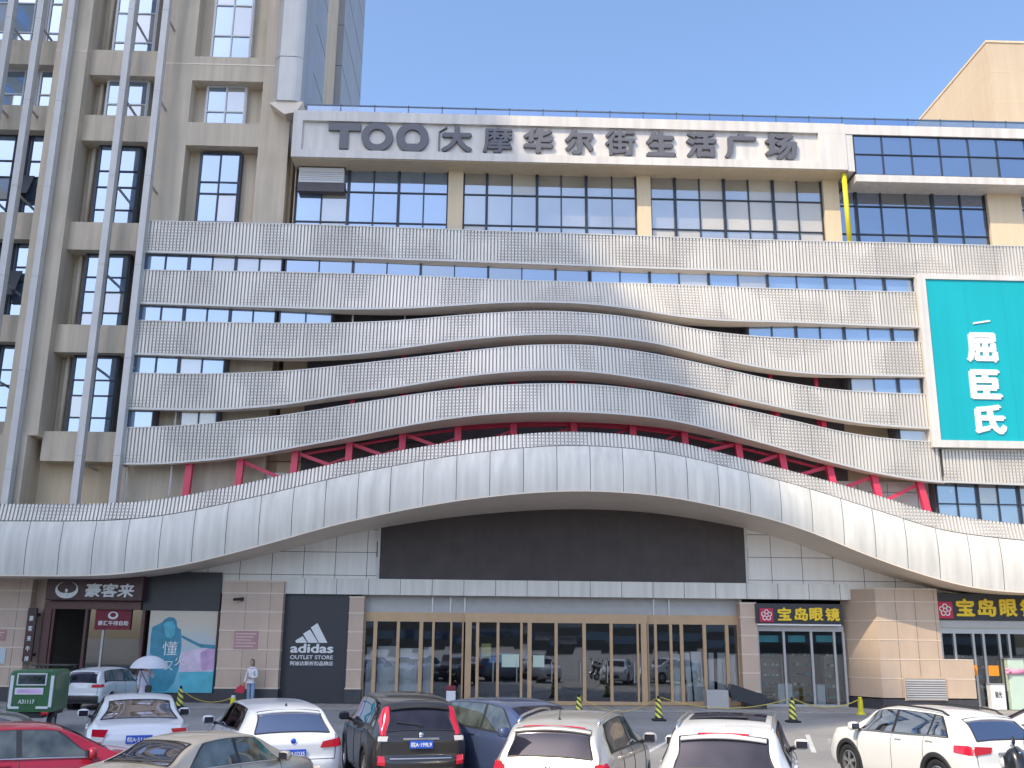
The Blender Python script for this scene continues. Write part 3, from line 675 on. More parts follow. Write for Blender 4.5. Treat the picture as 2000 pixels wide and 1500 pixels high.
# interior shell
ix0, ix1 = W(60, 1250, .5)[0], XR
mb = MB()
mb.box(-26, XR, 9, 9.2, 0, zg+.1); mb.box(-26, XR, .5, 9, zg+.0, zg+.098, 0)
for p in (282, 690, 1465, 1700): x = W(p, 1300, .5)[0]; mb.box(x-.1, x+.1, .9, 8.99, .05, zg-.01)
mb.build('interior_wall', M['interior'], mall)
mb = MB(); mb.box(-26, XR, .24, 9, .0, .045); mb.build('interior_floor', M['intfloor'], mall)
# stone pillars
def stone(p0, p1, qt, yf=-.5, m_='stone', pitch=.72, ql=None, side=None):
    x0, x1 = W(p0, 1250, yf)[0], W(p1, 1250, yf)[0]; zt_ = W((p0+p1)/2, qt, yf)[1]
    mb = MB(); z = .60
    mb.box(x0-.02, x1+.02, yf-.03, .5, .02, .58, 2); mb.box(x0-.03, x1+.03, yf-.04, .5, .58, .63, 1)
    while z < zt_-.1:
        zz_ = min(z+pitch, zt_); mb.box(x0, x1, yf, .5, z+.03, zz_-.03, 0); mb.box(x0-.012, x1+.012, yf-.015, .5, zz_-.028, zz_+.03, 1); z = zz_
    x = x0+.95
    k = 0
    while x < x1-.3: mb.box(x, x+.012, yf-.004, yf+.02, .64, zt_-.05, 3); x += .95
    return mb.build('stone_pillar', [M[m_], M['stonejoint'], M['plinth'], M['joint']], mall)
stone(427, 548, 1135); stone(679, 708, 1166, -.2); stone(1448, 1480, 1178, -.2); stone(-120, 50, 1129)
a = rect(52, 1129, 94, 1360, -.0); mb = MB(); mb.box(a[0], a[1], 0, .5, 0, a[3]); mb.build('side_wall', M['stone'], mall)
# right hand stone corner
yA = -1.0
xa, xb, xc, xd = W(1652, 1250, .1)[0], W(1716, 1250, yA)[0], W(1838, 1250, yA)[0], W(1904, 1320, yA)[0]
zt_, zl = W(1750, 1150, yA)[1], W(1870, 1289, yA)[1]
mb = MB()
def course(z0, z1, x3, m_, o=0.):
    pl = [(xa-o, .45), (xb-o*.5, yA-o), (x3+o, yA-o), (x3+o, .45)]
    mb.add([(x, y, z0) for x, y in pl]+[(x, y, z1) for x, y in pl], [(0,1,5,4),(1,2,6,5),(2,3,7,6),(3,0,4,7),(0,3,2,1),(4,5,6,7)], m_)
course(.02, .42, xd, 2, .02); z = .45
while z < zt_-.05:
    x3 = xd if z+.3 < zl else xc
    z1 = min(z+.74, zt_); 
    if z < zl-.05: z1 = min(z1, zl) if zl-z1 < .4 else z1
    course(z+.02, z1-.02, x3, 0); course(z1-.018, z1+.018, x3, 1, .012); z = z1
for k in range(1, 4):
    x = xb+(xc-xb)*k/3.2; mb.box(x, x+.014, yA-.004, yA+.02, .46, zt_-.03, 3)
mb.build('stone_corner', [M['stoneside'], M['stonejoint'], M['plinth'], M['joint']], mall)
a = rect(1769, 1326, 1846, 1366, yA-.02)
mb = MB(); mb.box(a[0]-.06, a[1]+.06, yA-.05, yA-.02, a[2]-.05, a[3]+.08, 0); mb.box(a[0], a[1], yA-.06, yA-.05, a[2], a[3], 1)
for k in range(9):
    z = a[2]+(a[3]-a[2])*(k+.5)/9; mb.add([(a[0], yA-.10, z-.05), (a[1], yA-.10, z-.05), (a[1], yA-.055, z+.03), (a[0], yA-.055, z+.03)], [(0,1,2,3)], 2)
mb.build('louvre_vent', [M['stoneside'], M['joint'], M['grey']], mall)
# ---- entrance: transom panels, bronze doors
Yd = .35
a = rect(709, 1164, 1449, 1206, Yd); zh0, zh1 = W(1080, 1217, Yd)[1], W(1080, 1199, Yd)[1]
mb = MB(); mb.box(a[0], a[1], Yd+.02, Yd+.06, zh1, zg+.02)
for p in (709, 845, 880, 908, 1276, 1306, 1445): x = W(p, 1180, Yd)[0]; mb.box(x-.03, x+.03, Yd-.05, Yd+.018, zh1, zg, 1)
mb.build('transom', [M['grey'], M['steel']], mall)
def door(name, p0, p1, posts, wide, y, zl=.05, sill=True):
    x0, x1 = W(p0, 1290, y)[0], W(p1, 1290, y)[0]
    mb = MB(); mb.box(x0, x1, y-.09, y+.09, zh0, zh1)
    for p, hw in posts:
        x = W(p, 1290, y)[0]; mb.box(x-hw*.68, x+hw*.68, y-.075, y+.075, zl, zh0+.002)
    if sill: mb.box(x0, x1, y-.06, y+.06, zl, zl+.14)
    o = mb.build(name, M['bronze'], mall)
    g = MB(); xs = [W(p, 1290, y)[0] for p, _ in posts]
    for a_, b_ in zip(xs, xs[1:]): g.quad((a_, y+random.gauss(0, .004), zl+.1), (b_, y+random.gauss(0, .004), zl+.1), (b_, y+random.gauss(0, .004), zh0), (a_, y+random.gauss(0, .004), zh0))
    g.build('glass', G_DOOR, o)
    for a_, b_ in zip(xs, xs[1:]):
        if b_-a_ > .8: h = MB(); h.tube([(b_-.18, y-.12, .9), (b_-.18, y-.12, 1.7)], .018, 6); h.build('handle', M['steel'], o)
    return o
door('entrance_door', 706, 906, ((709, .08), (731, .11), (776, .09), (821, .11), (845, .07), (880, .06), (903, .05)), 0, Yd)
door('entrance_door', 906, 1265, ((914, .18), (932, .09), (972, .08), (1018, .07), (1034, .12), (1086, .09), (1141, .10), (1194, .09), (1246, .06), (1258, .17)), 0, Yd-.35)
door('entrance_door', 1265, 1447, ((1266, .05), (1281, .08), (1311, .08), (1332, .10), (1377, .10), (1421, .10), (1444, .08)), 0, Yd)
# things behind the doors
def board(p0, q0, p1, q1, y, label, lean=.0, m_='board', name='white_board', cat='board', group=None):
    a = rect(p0, q0, p1, q1, y); z0 = .046 if q1 > 1355 else a[2]
    mb = MB(); c = (a[0]+a[1])/2
    mb.add([(a[0]+dx, y+dy, z0) for dx, dy in ((0, 0), (a[1]-a[0], 0), (a[1]-a[0], .05), (0, .05))]+[(a[0]+dx+lean, y+dy+.15, a[3]) for dx, dy in ((0, 0), (a[1]-a[0], 0), (a[1]-a[0], .05), (0, .05))], [(0,1,5,4),(1,2,6,5),(2,3,7,6),(3,0,4,7),(0,3,2,1),(4,5,6,7)])
    return tag(mb.build(name, M[m_], origin=(c, y, z0)), label, cat, group)
gb = 'white boards stacked inside the entrance doors'
board(714, 1264, 728, 1368, .55, 'narrow white board at the far left edge inside the left bronze doors', 0, group=gb)
board(736, 1262, 772, 1368, .6, 'wide white board left of the middle post in the left doors', 0, group=gb)
board(780, 1266, 818, 1368, .6, 'wide white board right of the middle post in the left doors', 0, group=gb)
board(826, 1264, 843, 1368, .55, 'narrow white board beside the last post of the left doors', 0, group=gb)
board(1316, 1277, 1330, 1368, .5, 'narrow white board left of the right doors frame', .0, group=gb)
board(1342, 1275, 1352, 1368, .5, 'thin white board standing in the right doors left leaf', -.06, group=gb)
board(1356, 1273, 1376, 1368, .55, 'broad white board leaning in the right doors left leaf', -.08, group=gb)
board(1384, 1275, 1394, 1368, .5, 'slim white board in the right doors right leaf', .06, group=gb)
board(1400, 1275, 1420, 1368, .55, 'broad white board leaning in the right doors right leaf', .10, group=gb)
board(1428, 1277, 1442, 1368, .5, 'white board behind the rightmost narrow door pane', 0, group=gb)
M['pgreen'] = mat('pale green notice', (.50, .62, .52), .5, var=.05)
M['ynotice'] = mat('yellow poster', (.60, .58, .18), .6, var=.2, scale=6)
def notice(p0, q0, p1, q1, y, m_, label, lines=0, name='notice'):
    a = rect(p0, q0, p1, q1, y); mb = MB(); mb.box(a[0], a[1], y, y+.012, a[2], a[3])
    for k in range(lines):
        z = a[3]-(a[3]-a[2])*(k+1)/(lines+1); mb.box(a[0]+.06, a[1]-.06-(k % 3)*.1, y-.004, y+.002, z-.012, z+.012, 1)
    return tag(mb.build(name, [M[m_], M['soffit']], origin=((a[0]+a[1])/2, y, a[2])), label, 'notice')
notice(980, 1278, 1014, 1303, -.12, 'pgreen', 'pale green notice on the second pane of the central doors')
notice(1041, 1280, 1063, 1303, -.12, 'pgreen', 'smaller pale green notice beside the central door post')
notice(940, 1257, 959, 1286, .3, 'ynotice', 'yellow poster behind the first pane of the central doors')
M['pink'] = mat('faded pink notice', (.46, .25, .255), .6, var=.08, scale=4)
notice(457, 1232, 503, 1268, -.53, 'pink', 'faded pink notice sheet fixed on the stone pillar', 5)
notice(-6, 1230, 11, 1251, -.53, 'pink', 'small faded red notice on the far left stone pillar', 3)
M['pblue'] = mat('pale blue notice', (.52, .60, .66), .5, var=.05)
notice(-10, 1265, 10, 1296, -.53, 'pblue', 'pale blue notice on the far left stone pillar below a red one', 4)
a = W(466, 1170, -.75); mb = MB(); mb.tube([(a[0]-.18, -.8, a[1]-.02), (a[0]+.12, -.56, a[1]+.02)], .055, 8); mb.box(a[0]+.05, a[0]+.15, -.58, -.515, a[1]-.06, a[1]+.08); tag(mb.build('security_camera', M['plastic'], origin=(a[0], -.52, a[1])), 'small dark security camera high on the stone pillar', 'camera')
# ---- sportswear panel
a = rect(545, 1160, 678, 1358, -.06)
sp = thing('sportswear_sign', 'black sign panel with a white three stripe mountain logo and outlet lettering', 'sign', ((a[0]+a[1])/2, -.06, .04))
mb = MB(); mb.box(a[0], a[1], -.08, .5, .04, zg-.003); mb.build('panel', M['blackpanel'], sp)
P = lambda x, y: W(400+x/4, 1100+y/4, -.1)
mb = MB()
for poly in ([(708, 603), (765, 570), (800, 622), (712, 622)], [(768, 551), (822, 518), (885, 622), (808, 622)], [(828, 503), (880, 468), (957, 622), (893, 622)]):
    mb.prism([P(*q) for q in poly], -.10, -.082)
mb.build('logo', M['silver'], sp)
def ptext(body, x0, y0, x1, y1, parent, m_, bold=.02, yy=-.082, depth=.02, conv=P, shear=0):
    (xa_, z1_), (xb_, z0_) = conv(x0, y0), conv(x1, y1); mb = MB(); mb.text(body, xa_, xb_, z0_, z1_, yy, depth, bold=bold, shear=shear); return mb.build('lettering', M[m_], parent)
ptext('adidas', 670, 627, 1003, 703, sp, 'silver', .03); ptext('OUTLET STORE', 667, 718, 1000, 752, sp, 'silver', .012); ptext('阿迪达斯折扣品牌店', 667, 764, 1000, 802, sp, 'silver', .02)
# ---- steak restaurant
Q = lambda y: (lambda px_, py_: W(px_, py_, y))
a = rect(90, 1129, 279, 1173, -.6)
rs = thing('restaurant_sign', 'dark maroon restaurant signboard with a silver crescent logo and three silver characters', 'sign', ((a[0]+a[1])/2, -.6, a[2]))
mb = MB(); mb.bbox(a[0], a[1], -.6, .3, a[2], a[3]+.15, .03); mb.build('panel', M['maroon'], rs)
ptext('豪客来', 168, 1139, 261, 1167, rs, 'silver', .03, -.602, .04, Q(-.6), .12)
c0 = W(131, 1152, -.6); mb = MB(); o = []; i = []
rx, rz = .44, .33
for k in range(-11, 12):
    t = R(-90+k*14.2); o.append((c0[0]+rx*math.cos(t), c0[1]+rz*math.sin(t))); f = abs(k)/11; i.append((c0[0]+rx*(.62+.36*f)*math.cos(t), c0[1]+.10*(1-f)+rz*(.62+.36*f)*math.sin(t)))
mb.prism(o+i[::-1], -.64, -.602); mb.box(c0[0]-.05, c0[0]+.05, -.66, -.61, c0[1]-.28, c0[1]-.12); mb.box(c0[0]-.05, c0[0]+.05, -.66, -.61, c0[1]-.08, c0[1]+.03); mb.build('logo', M['silver'], rs)
a = rect(279, 1132, 426, 1192, -.1); mb = MB(); mb.box(a[0]+.01, a[1]+.1, -.12, .3, a[2]-.02, a[3]+.3); mb.build('fascia', M['blackpanel'], mall)
M['wine'] = mat('dark wine door frame', (.10, .045, .045), .35, .2, var=.1)
a = rect(88, 1174, 276, 1190, -.2); mb = MB(); mb.box(a[0], a[1], -.25, .3, a[2], a[3]); b = rect(76, 1190, 93, 1350, -.2); mb.box(b[0], b[1], -.26, .3, .04, a[2]-.002)
for p in (96, 161, 274): x = W(p, 1270, -.2)[0]; mb.box(x-.05, x+.05, -.2, .1, .04, a[2]-.002)
ro = mb.build('restaurant_door', M['wine'], mall)
b = rect(163, 1190, 272, 1362, -.05); g = MB(); g.quad((b[0], -.05, .1), (b[1], -.05, .1), (b[1], -.05, a[2]), (b[0], -.05, a[2])); g.build('glass', G_SHOP, ro)
mb = MB(); mb.box(b[0], b[1], -.1, .1, .04, .22); x = W(198, 1270, -.05)[0]; mb.box(x-.04, x+.04, -.1, .05, .22, a[2]-.003); mb.build('sill', M['grey'], ro)
a = rect(186, 1190, 256, 1230, -.12)
bn = thing('restaurant_banner', 'dark red banner with a round white emblem hanging in the restaurant window', 'banner', ((a[0]+a[1])/2, -.12, a[2]))
M['bannerred'] = mat('dark red banner cloth', (.22, .03, .045), .7, var=.1)
mb = MB(); mb.box(a[0], a[1], -.13, -.11, a[2], a[3]); mb.build('cloth', M['bannerred'], bn)
c0 = W(221, 1202, -.13); o, i = ringpoly(c0[0], c0[1], .20, .12, 20); mb = MB(); ring(mb, [(x, (z-c0[1])*.75+c0[1]) for x, z in o], [(x, (z-c0[1])*.75+c0[1]+.02) for x, z in i], -.14, -.131); mb.build('emblem', M['white'], bn)
ptext('豪汇牛排自助', 192, 1212, 250, 1222, bn, 'white', .02, -.131, .01, Q(-.13))
a = rect(49, 1187, 67, 1292, -.6)
vs_ = thing('hanging_sign', 'narrow vertical maroon sign with small white characters left of the restaurant door', 'sign', ((a[0]+a[1])/2, -.5, a[2]))
mb = MB(); mb.bbox(a[0], a[1], -.62, -.5, a[2], a[3], .02); mb.box(a[0]+.1, a[1]-.1, -.5, .0, a[3]-.3, a[3]-.2); mb.box(a[0]+.1, a[1]-.1, -.5, .0, a[2]+.2, a[2]+.3); mb.build('panel', M['maroon'], vs_)
for k, ch in enumerate('豪客来牛排'):
    mb = MB(); z = a[3]-.3-k*.38; mb.text(ch, (a[0]+a[1])/2-.08, (a[0]+a[1])/2+.08, z-.2, z, -.622, .012, bold=.02); mb.build('lettering', M['white'], vs_)
# poster
a = rect(287, 1191, 420, 1353, -.1)
po_ = thing('sports_poster', 'large teal and pink printed poster with a player silhouette beside the stone pillar', 'poster', ((a[0]+a[1])/2, -.1, a[2]))
def postermat():
    m = mat('printed poster', (.3, .5, .6), .45); n = m.node_tree; b = n.nodes['Principled BSDF']
    tc = n.nodes.new('ShaderNodeTexCoord'); sp_ = n.nodes.new('ShaderNodeSeparateXYZ'); n.links.new(tc.outputs['Generated'], sp_.inputs[0])
    ns = n.nodes.new('ShaderNodeTexNoise'); ns.inputs['Scale'].default_value = 1.6; ns.inputs['Detail'].default_value = 5; n.links.new(tc.outputs['Object'], ns.inputs[0])
    ad = n.nodes.new('ShaderNodeMath'); ad.operation = 'MULTIPLY_ADD'; ad.inputs[1].default_value = .35; n.links.new(ns.outputs[0], ad.inputs[0]); n.links.new(sp_.outputs[2], ad.inputs[2])
    r = n.nodes.new('ShaderNodeValToRGB'); n.links.new(ad.outputs[0], r.inputs[0]); e = r.color_ramp.elements
    e[0].position = .1; e[0].color = (.08, .42, .54, 1); e[1].position = 1.15; e[1].color = (.68, .60, .48, 1)
    for p_, c_ in ((.42, (.22, .52, .64, 1)), (.6, (.42, .55, .64, 1)), (.85, (.56, .58, .55, 1))): q = e.new(p_); q.color = c_
    n.links.new(r.outputs[0], b.inputs['Base Color']); return m
M['poster'] = postermat(); M['tealink'] = mat('deep teal ink', (.05, .27, .38), .45, var=.25, scale=3); M['lilac'] = mat('lilac ink', (.62, .40, .66), .45, var=.25, scale=2.5); M['palepink'] = mat('pale pink ink', (.70, .58, .72), .45, var=.2, scale=3); M['skyink'] = mat('sky blue ink', (.10, .48, .60), .45, var=.2, scale=3)
mb = MB(); mb.box(a[0], a[1], -.11, .3, a[2], a[3]); mb.build('sheet', M['poster'], po_)
PQ = lambda x, y: W(x/4, 1100+y/4, -.11)
def ink(poly, m_, y): mb = MB(); mb.prism([PQ(*q) for q in poly], -.11-y, -.1095); mb.build('print', M[m_], po_)
ink([(1180, 560), (1190, 500), (1270, 460), (1285, 440), (1320, 420), (1360, 425), (1380, 450), (1385, 500), (1415, 520), (1418, 640), (1400, 800), (1360, 930), (1300, 1000), (1160, 1000), (1170, 700)], 'tealink', .003)
ink([(1278, 480), (1300, 455), (1350, 455), (1370, 490), (1365, 560), (1330, 590), (1295, 570)], 'skyink', .005)
ink([(1418, 560), (1480, 590), (1560, 630), (1680, 640), (1680, 670), (1570, 660), (1470, 610), (1418, 580)], 'tealink', .004)
ink([(1400, 700), (1560, 660), (1680, 670), (1668, 845), (1400, 850)], 'palepink', .0025); ink([(1565, 700), (1680, 640), (1672, 830), (1570, 840)], 'lilac', .0035)
ink([(1400, 850), (1668, 845), (1655, 1008), (1400, 1005)], 'skyink', .0028)
for ch, x0, y0, x1, y1 in (('懂', 1275, 610, 1380, 720), ('又', 1290, 765, 1350, 835), ('火', 1370, 720, 1440, 800)):
    (xa_, z1_), (xb_, z0_) = PQ(x0, y0), PQ(x1, y1); mb = MB(); mb.text(ch, xa_, xb_, z0_, z1_, -.116, .004, bold=.0); mb.build('lettering', M['white'], po_)
mb = MB(); mb.box(a[0]-.1, a[1]+.15, -.06, .3, .04, a[2]-.003); mb.build('plinth', M['plinth'], mall)
# ---- optical shops
def optical(p0, p1, q0, q1, y, logo, chars, label, glass, mull, extra):
    a = rect(p0, q0, p1, q1, y)
    s = thing('optician_sign', label, 'sign', ((a[0]+a[1])/2, y, a[2]))
    mb = MB(); mb.bbox(a[0], a[1], y, .3, a[2], a[3], .02); mb.build('panel', M['blackpanel'], s)
    l = rect(*logo, y); mb = MB(); mb.bbox(l[0], l[1], y-.05, y, l[2], l[3], .015); lo = mb.build('logo', M['logo'], s)
    c0 = ((l[0]+l[1])/2, (l[2]+l[3])/2); r = (l[1]-l[0])*.21; mb = MB()
    for k in range(5):
        t = R(90+72*k); cx, cz = c0[0]+r*1.15*math.cos(t), c0[1]+r*1.15*math.sin(t); o_, i_ = ringpoly(cx, cz, r*.78, r*.5, 14); ring(mb, o_, i_, y-.06, y-.05)
    mb.build('flower', M['white'], lo)
    for ch, x0, x1 in chars:
        z0, z1 = a[2]+(a[3]-a[2])*.14, a[2]+(a[3]-a[2])*.80; mb = MB(); mb.text(ch, W(x0, (q0+q1)/2, y)[0], W(x1, (q0+q1)/2, y)[0], z0, z1, y-.002, .06, bold=.035); mb.build('letter', M['gold'], s)
    return a
a1 = optical(1476, 1645, 1179, 1218, -.3, (1483, 1188, 1510, 1215), (('宝', 1518, 1545), ('岛', 1551, 1577), ('眼', 1580, 1607), ('镜', 1611, 1639)), 'black optician sign with golden characters directly right of the entrance doors', None, None, None)
a2 = optical(1829, 2120, 1160, 1212, -.8, (1830, 1175, 1860, 1208), (('宝', 1866, 1902), ('岛', 1908, 1944), ('眼', 1951, 1985), ('镜', 1991, 2028)), 'black optician sign with golden characters at the far right edge', None, None, None)
def shopfront(p0, p1, q0, y, mulls, ztop, fr, label=None):
    x0, x1 = W(p0, 1300, y)[0], W(p1, 1300, y)[0]; mb = MB()
    mb.box(x0, x1, y-.06, y+.06, ztop-.22, ztop); mb.box(x0, x1, y-.06, y+.06, .04, .14)
    xs = [W(p, 1300, y)[0] for p in mulls]
    for x in xs: mb.box(x-.045, x+.045, y-.07, y+.05, .14, ztop-.22)
    o = mb.build('shopfront', fr, mall); g = MB()
    for a_, b_ in zip(xs, xs[1:]): g.quad((a_, y, .14), (b_, y, .14), (b_, y, ztop-.2), (a_, y, ztop-.2))
    g.build('glass', G_SHOP, o)
shopfront(1480, 1651, 1225, .1, (1482, 1533, 1587, 1632, 1650), a1[2]-.08, M['grey'])
shopfront(1838, 2120, 1222, -.5, (1842, 1868, 1905, 1925, 1956, 1975, 2010, 2060, 2110), a2[2]-.3, M['steel'])
mb = MB(); mb.box(a1[0]+.05, a1[1]-.05, -.25, .05, a1[2]-.075, a1[2]-.01); mb.build('light_strip', M['white'], mall)
mb = MB(); mb.box(a2[0]+.05, XR, -.7, .3, a2[2]-.3, a2[2]-.01); mb.build('fascia', M['grey'], mall)
mb = MB(); mb.box(a2[1], XR, -.7, .3, 0.04, a2[3]); mb.build('end_wall', M['stone'], mall)
# shop interiors
M['tealscreen'] = mat('teal poster light', (.06, .42, .46), .4); M['wood'] = mat('shelf wood', (.30, .24, .19), .5, var=.1)
for p0, p1 in ((1481, 1520), (1540, 1572), (1594, 1629)):
    a = rect(p0, 1241, p1, 1254, .5); mb = MB(); mb.box(a[0], a[1], .5, .54, a[2], a[3]); tag(mb.build('shop_poster', M['tealscreen'], origin=(a[0], .5, a[2])), {1481: 'teal poster at the top left of the optician window', 1540: 'teal poster at the top middle of the optician window', 1594: 'teal poster at the top right of the optician window'}[p0], 'poster', 'teal posters in the optician window')
def shelf(p0, p1, y, n, label, h=2.0):
    x0, x1 = W(p0, 1320, y)[0], W(p1, 1320, y)[0]; s = thing('display_shelf', label, 'shelf', ((x0+x1)/2, y+.2, .045))
    mb = MB(); mb.box(x0, x0+.05, y, y+.4, .045, h); mb.box(x1-.05, x1, y, y+.4, .045, h); mb.box(x0, x1, y+.36, y+.4, .045, h)
    for k in range(n): mb.box(x0+.05, x1-.05, y, y+.36, .3+k*(h-.35)/max(1, n-1)-.02, .3+k*(h-.35)/max(1, n-1)+.02)
    mb.build('frame', M['wood'], s); g = MB()
    for k in range(n):
        z = .32+k*(h-.35)/max(1, n-1); x = x0+.12
        while x < x1-.15: g.box(x, x+.1, y+.05, y+.15, z, z+.06+.05*random.random(), random.randrange(3)); x += .17
    g.build('goods', [M['white'], M['plastic'], M['tealscreen']], s)
shelf(1488, 1530, 2.2, 5, 'display shelf of spectacles at the left inside the optician shop'); shelf(1545, 1590, 3.2, 5, 'display shelf of spectacles at the back of the optician shop'); shelf(1612, 1640, 1.4, 5, 'display shelf of spectacles at the right inside the optician shop')
shelf(1870, 1930, 2.0, 5, 'display shelf inside the far right optician shop')
def cabinet(p0, q0, p1, y, label, m_='board', d=.5, txt=None):
    a = rect(p0, q0, p1, 1370, y); c = thing('display_cabinet', label, 'cabinet', ((a[0]+a[1])/2, y+d/2, .045))
    mb = MB(); mb.bbox(a[0], a[1], y, y+d, .05, a[3], .02); mb.build('body', M[m_], c)
    mb = MB(); mb.box(a[0]-.02, a[1]+.02, y-.02, y+d+.02, a[3]+.002, a[3]+.03); mb.build('top', M['grey'], c)
    if txt: mb = MB(); mb.text(txt, a[0]+.15, a[1]-.15, a[3]-.5, a[3]-.25, y-.001, .008, bold=.02); mb.build('lettering', M['plastic'], c)
cabinet(1520, 1336, 1548, .8, 'white display cabinet low in the optician window', 'board'); cabinet(1596, 1338, 1612, .7, 'narrow white cabinet low in the optician window right half', 'board')
cabinet(1936, 1337, 1964, -.95, 'white cabinet with black characters in front of the far right shopfront', 'board', .35, '验光')
cabinet(1972, 1288, 2004, -.95, 'tall pale green cabinet at the far right edge of the shopfront', 'pgreen', .3)
M['orange'] = mat('orange notice', (.80, .27, .02), .5)
notice(1900, 1299, 1909, 1320, -.6, 'orange', 'narrow orange notice on the far right shop door'); notice(1931, 1300, 1951, 1320, -.6, 'orange', 'square orange notice on the far right shop door')
M['ribbon'] = mat('pink ribbon', (.70, .30, .45), .6)
a = W(1985, 1311, -1.0); mb = MB()
for k in range(7): mb.lathe([(0, -.07), (.06, -.05), (.08, 0), (.06, .05), (0, .07)], (a[0]-.35+.05*math.cos(k*2.1), -1.02, a[1]+.07*math.sin(k*2.1)), 8, 'y')
mb.box(a[0]-.3, a[0]+.4, -1.0, -.985, a[1]-.12, a[1]+.08); tag(mb.build('ribbon_bow', M['ribbon'], smooth=True, origin=(a[0], -1, a[1]-.1)), 'pink ribbon bow tied across the far right shop front', 'ribbon')
# grey folded ramp beside the doors
x, y = W(1402, 1350, -1.0)[0], -1.2
rp = thing('loading_ramp', 'grey metal ramp box with a dark sloping plate lying by the right doors', 'ramp', (x+.5, y, .037))
mb = MB(); mb.bbox(x-.55, x+.3, y-.3, y+.3, .04, .72, .02); mb.build('box', M['grey'], rp)
mb = MB(); mb.prism([(x+.32, .72), (x+.45, .95), (x+1.75, .55), (x+1.75, .05), (x+.45, .42)], y-.3, y+.2); mb.build('plate', M['blackpanel'], rp)
# ================================================================ vehicles
def herm(pts):
    xs = [p[0] for p in pts]; zs = [p[1] for p in pts]; n = len(xs)
    d = [(zs[i+1]-zs[i])/(xs[i+1]-xs[i]) for i in range(n-1)]
    m = [d[0]]+[0 if d[i-1]*d[i] <= 0 else 2*d[i-1]*d[i]/(d[i-1]+d[i]) for i in range(1, n-1)]+[d[-1]]
    def f(x):
        if x <= xs[0]: return zs[0]
        if x >= xs[-1]: return zs[-1]
        for i in range(n-1):
            if x <= xs[i+1]:
                h = xs[i+1]-xs[i]; t = (x-xs[i])/h
                return zs[i]*(1+2*t)*(1-t)**2+m[i]*h*t*(1-t)**2+zs[i+1]*t*t*(3-2*t)+m[i+1]*h*t*t*(t-1)
    return f
def paint(name, c, metal=.0, rough=.28): return mat(name, c, rough, metal, spec=.5, coat=.7)
PAINT = {'white': paint('white car paint', (.70, .70, .68)), 'cool': paint('cool white car paint', (.66, .68, .71)), 'silver': paint('champagne silver car paint', (.50, .48, .44), .35),
 'beige': paint('beige metallic car paint', (.43, .39, .33), .4), 'red': paint('crimson car paint', (.36, .012, .035), .25), 'dark': paint('dark brown grey car paint', (.035, .033, .036), .4),
 'blue': paint('slate blue car paint', (.07, .10, .20), .4), 'black': paint('black car paint', (.012, .012, .014)), 'grey': paint('dark grey car paint', (.10, .105, .115), .4)}
M['carglass'] = gmat('car glass', (.022, .022, .034), .03, (.44, .42, .46), .02, var=.4, scale=2.5)
M['carglasst'] = gmat('clear car side glass', (.06, .072, .068), .06, (.9, .95, 1), .02, var=.6, scale=3)
M['lampred'] = mat('red lamp lens', (.50, .008, .03), .15, coat=.6); M['lampclear'] = mat('clear lamp lens', (.70, .68, .66), .12, coat=.6)
M['plate'] = mat('blue number plate', (.02, .09, .50), .4); M['rim'] = mat('alloy rim', (.45, .45, .46), .3, .8)
M['trim'] = mat('bright window trim', (.60, .60, .60), .2, .9); M['amber'] = mat('amber reflector', (.6, .06, .02), .2)
PROF = {
 'sedan': dict(L=4.65, hw=.90, wr=.60, wb=1.33, wf=-1.33, r=.325,
   top=[(-2.325,.90),(-2.24,1.03),(-1.85,1.08),(-1.66,1.10),(-.98,1.39),(-.75,1.435),(-.25,1.465),(.25,1.45),(.52,1.405),(1.25,1.06),(1.38,1.01),(1.9,.92),(2.2,.77),(2.325,.58)],
   belt=[(-2.325,.82),(-1.7,.97),(-.5,.945),(1.2,.91),(1.9,.80),(2.325,.52)], rg=(-1.0,-1.64), ws=(.54,1.24)),
 'hatch': dict(L=4.2, hw=.875, wr=.60, wb=1.25, wf=-1.27, r=.315,
   top=[(-2.1,.90),(-2.06,1.0),(-1.80,1.36),(-1.62,1.43),(-1.0,1.49),(-.3,1.51),(.2,1.48),(.48,1.42),(1.18,1.07),(1.3,1.02),(1.75,.93),(2.0,.78),(2.1,.58)],
   belt=[(-2.1,.86),(-1.6,1.0),(-.4,.965),(1.1,.92),(1.75,.82),(2.1,.52)], rg=(-1.79,-2.055), ws=(.50,1.17)),
 'suv': dict(L=4.6, hw=.925, wr=.64, wb=1.33, wf=-1.36, r=.36,
   top=[(-2.3,1.02),(-2.27,1.10),(-2.05,1.52),(-1.9,1.60),(-1.0,1.68),(-.2,1.69),(.3,1.66),(.6,1.59),(1.25,1.20),(1.38,1.15),(1.95,1.06),(2.22,.85),(2.3,.62)],
   belt=[(-2.3,.97),(-1.6,1.11),(-.4,1.06),(1.2,1.03),(1.95,.92),(2.3,.58)], rg=(-2.05,-2.265), ws=(.63,1.24)),
 'cross': dict(L=4.42, hw=.90, wr=.60, wb=1.30, wf=-1.35, r=.345,
   top=[(-2.21,.98),(-2.15,1.06),(-1.72,1.40),(-1.5,1.46),(-.9,1.51),(-.1,1.525),(.3,1.50),(.6,1.44),(1.2,1.09),(1.32,1.05),(1.85,.97),(2.12,.80),(2.21,.58)],
   belt=[(-2.21,.92),(-1.6,1.04),(-.4,.99),(1.15,.95),(1.85,.86),(2.21,.54)], rg=(-1.70,-2.14), ws=(.62,1.19)),
}
def rear_bulge(y, z, hw, zt):
    u = min(1, abs(y)/hw); b = .05*(1-u**2.2)
    b += .055*math.exp(-((z-.50)/.13)**4)*(1-u**4)
    return b
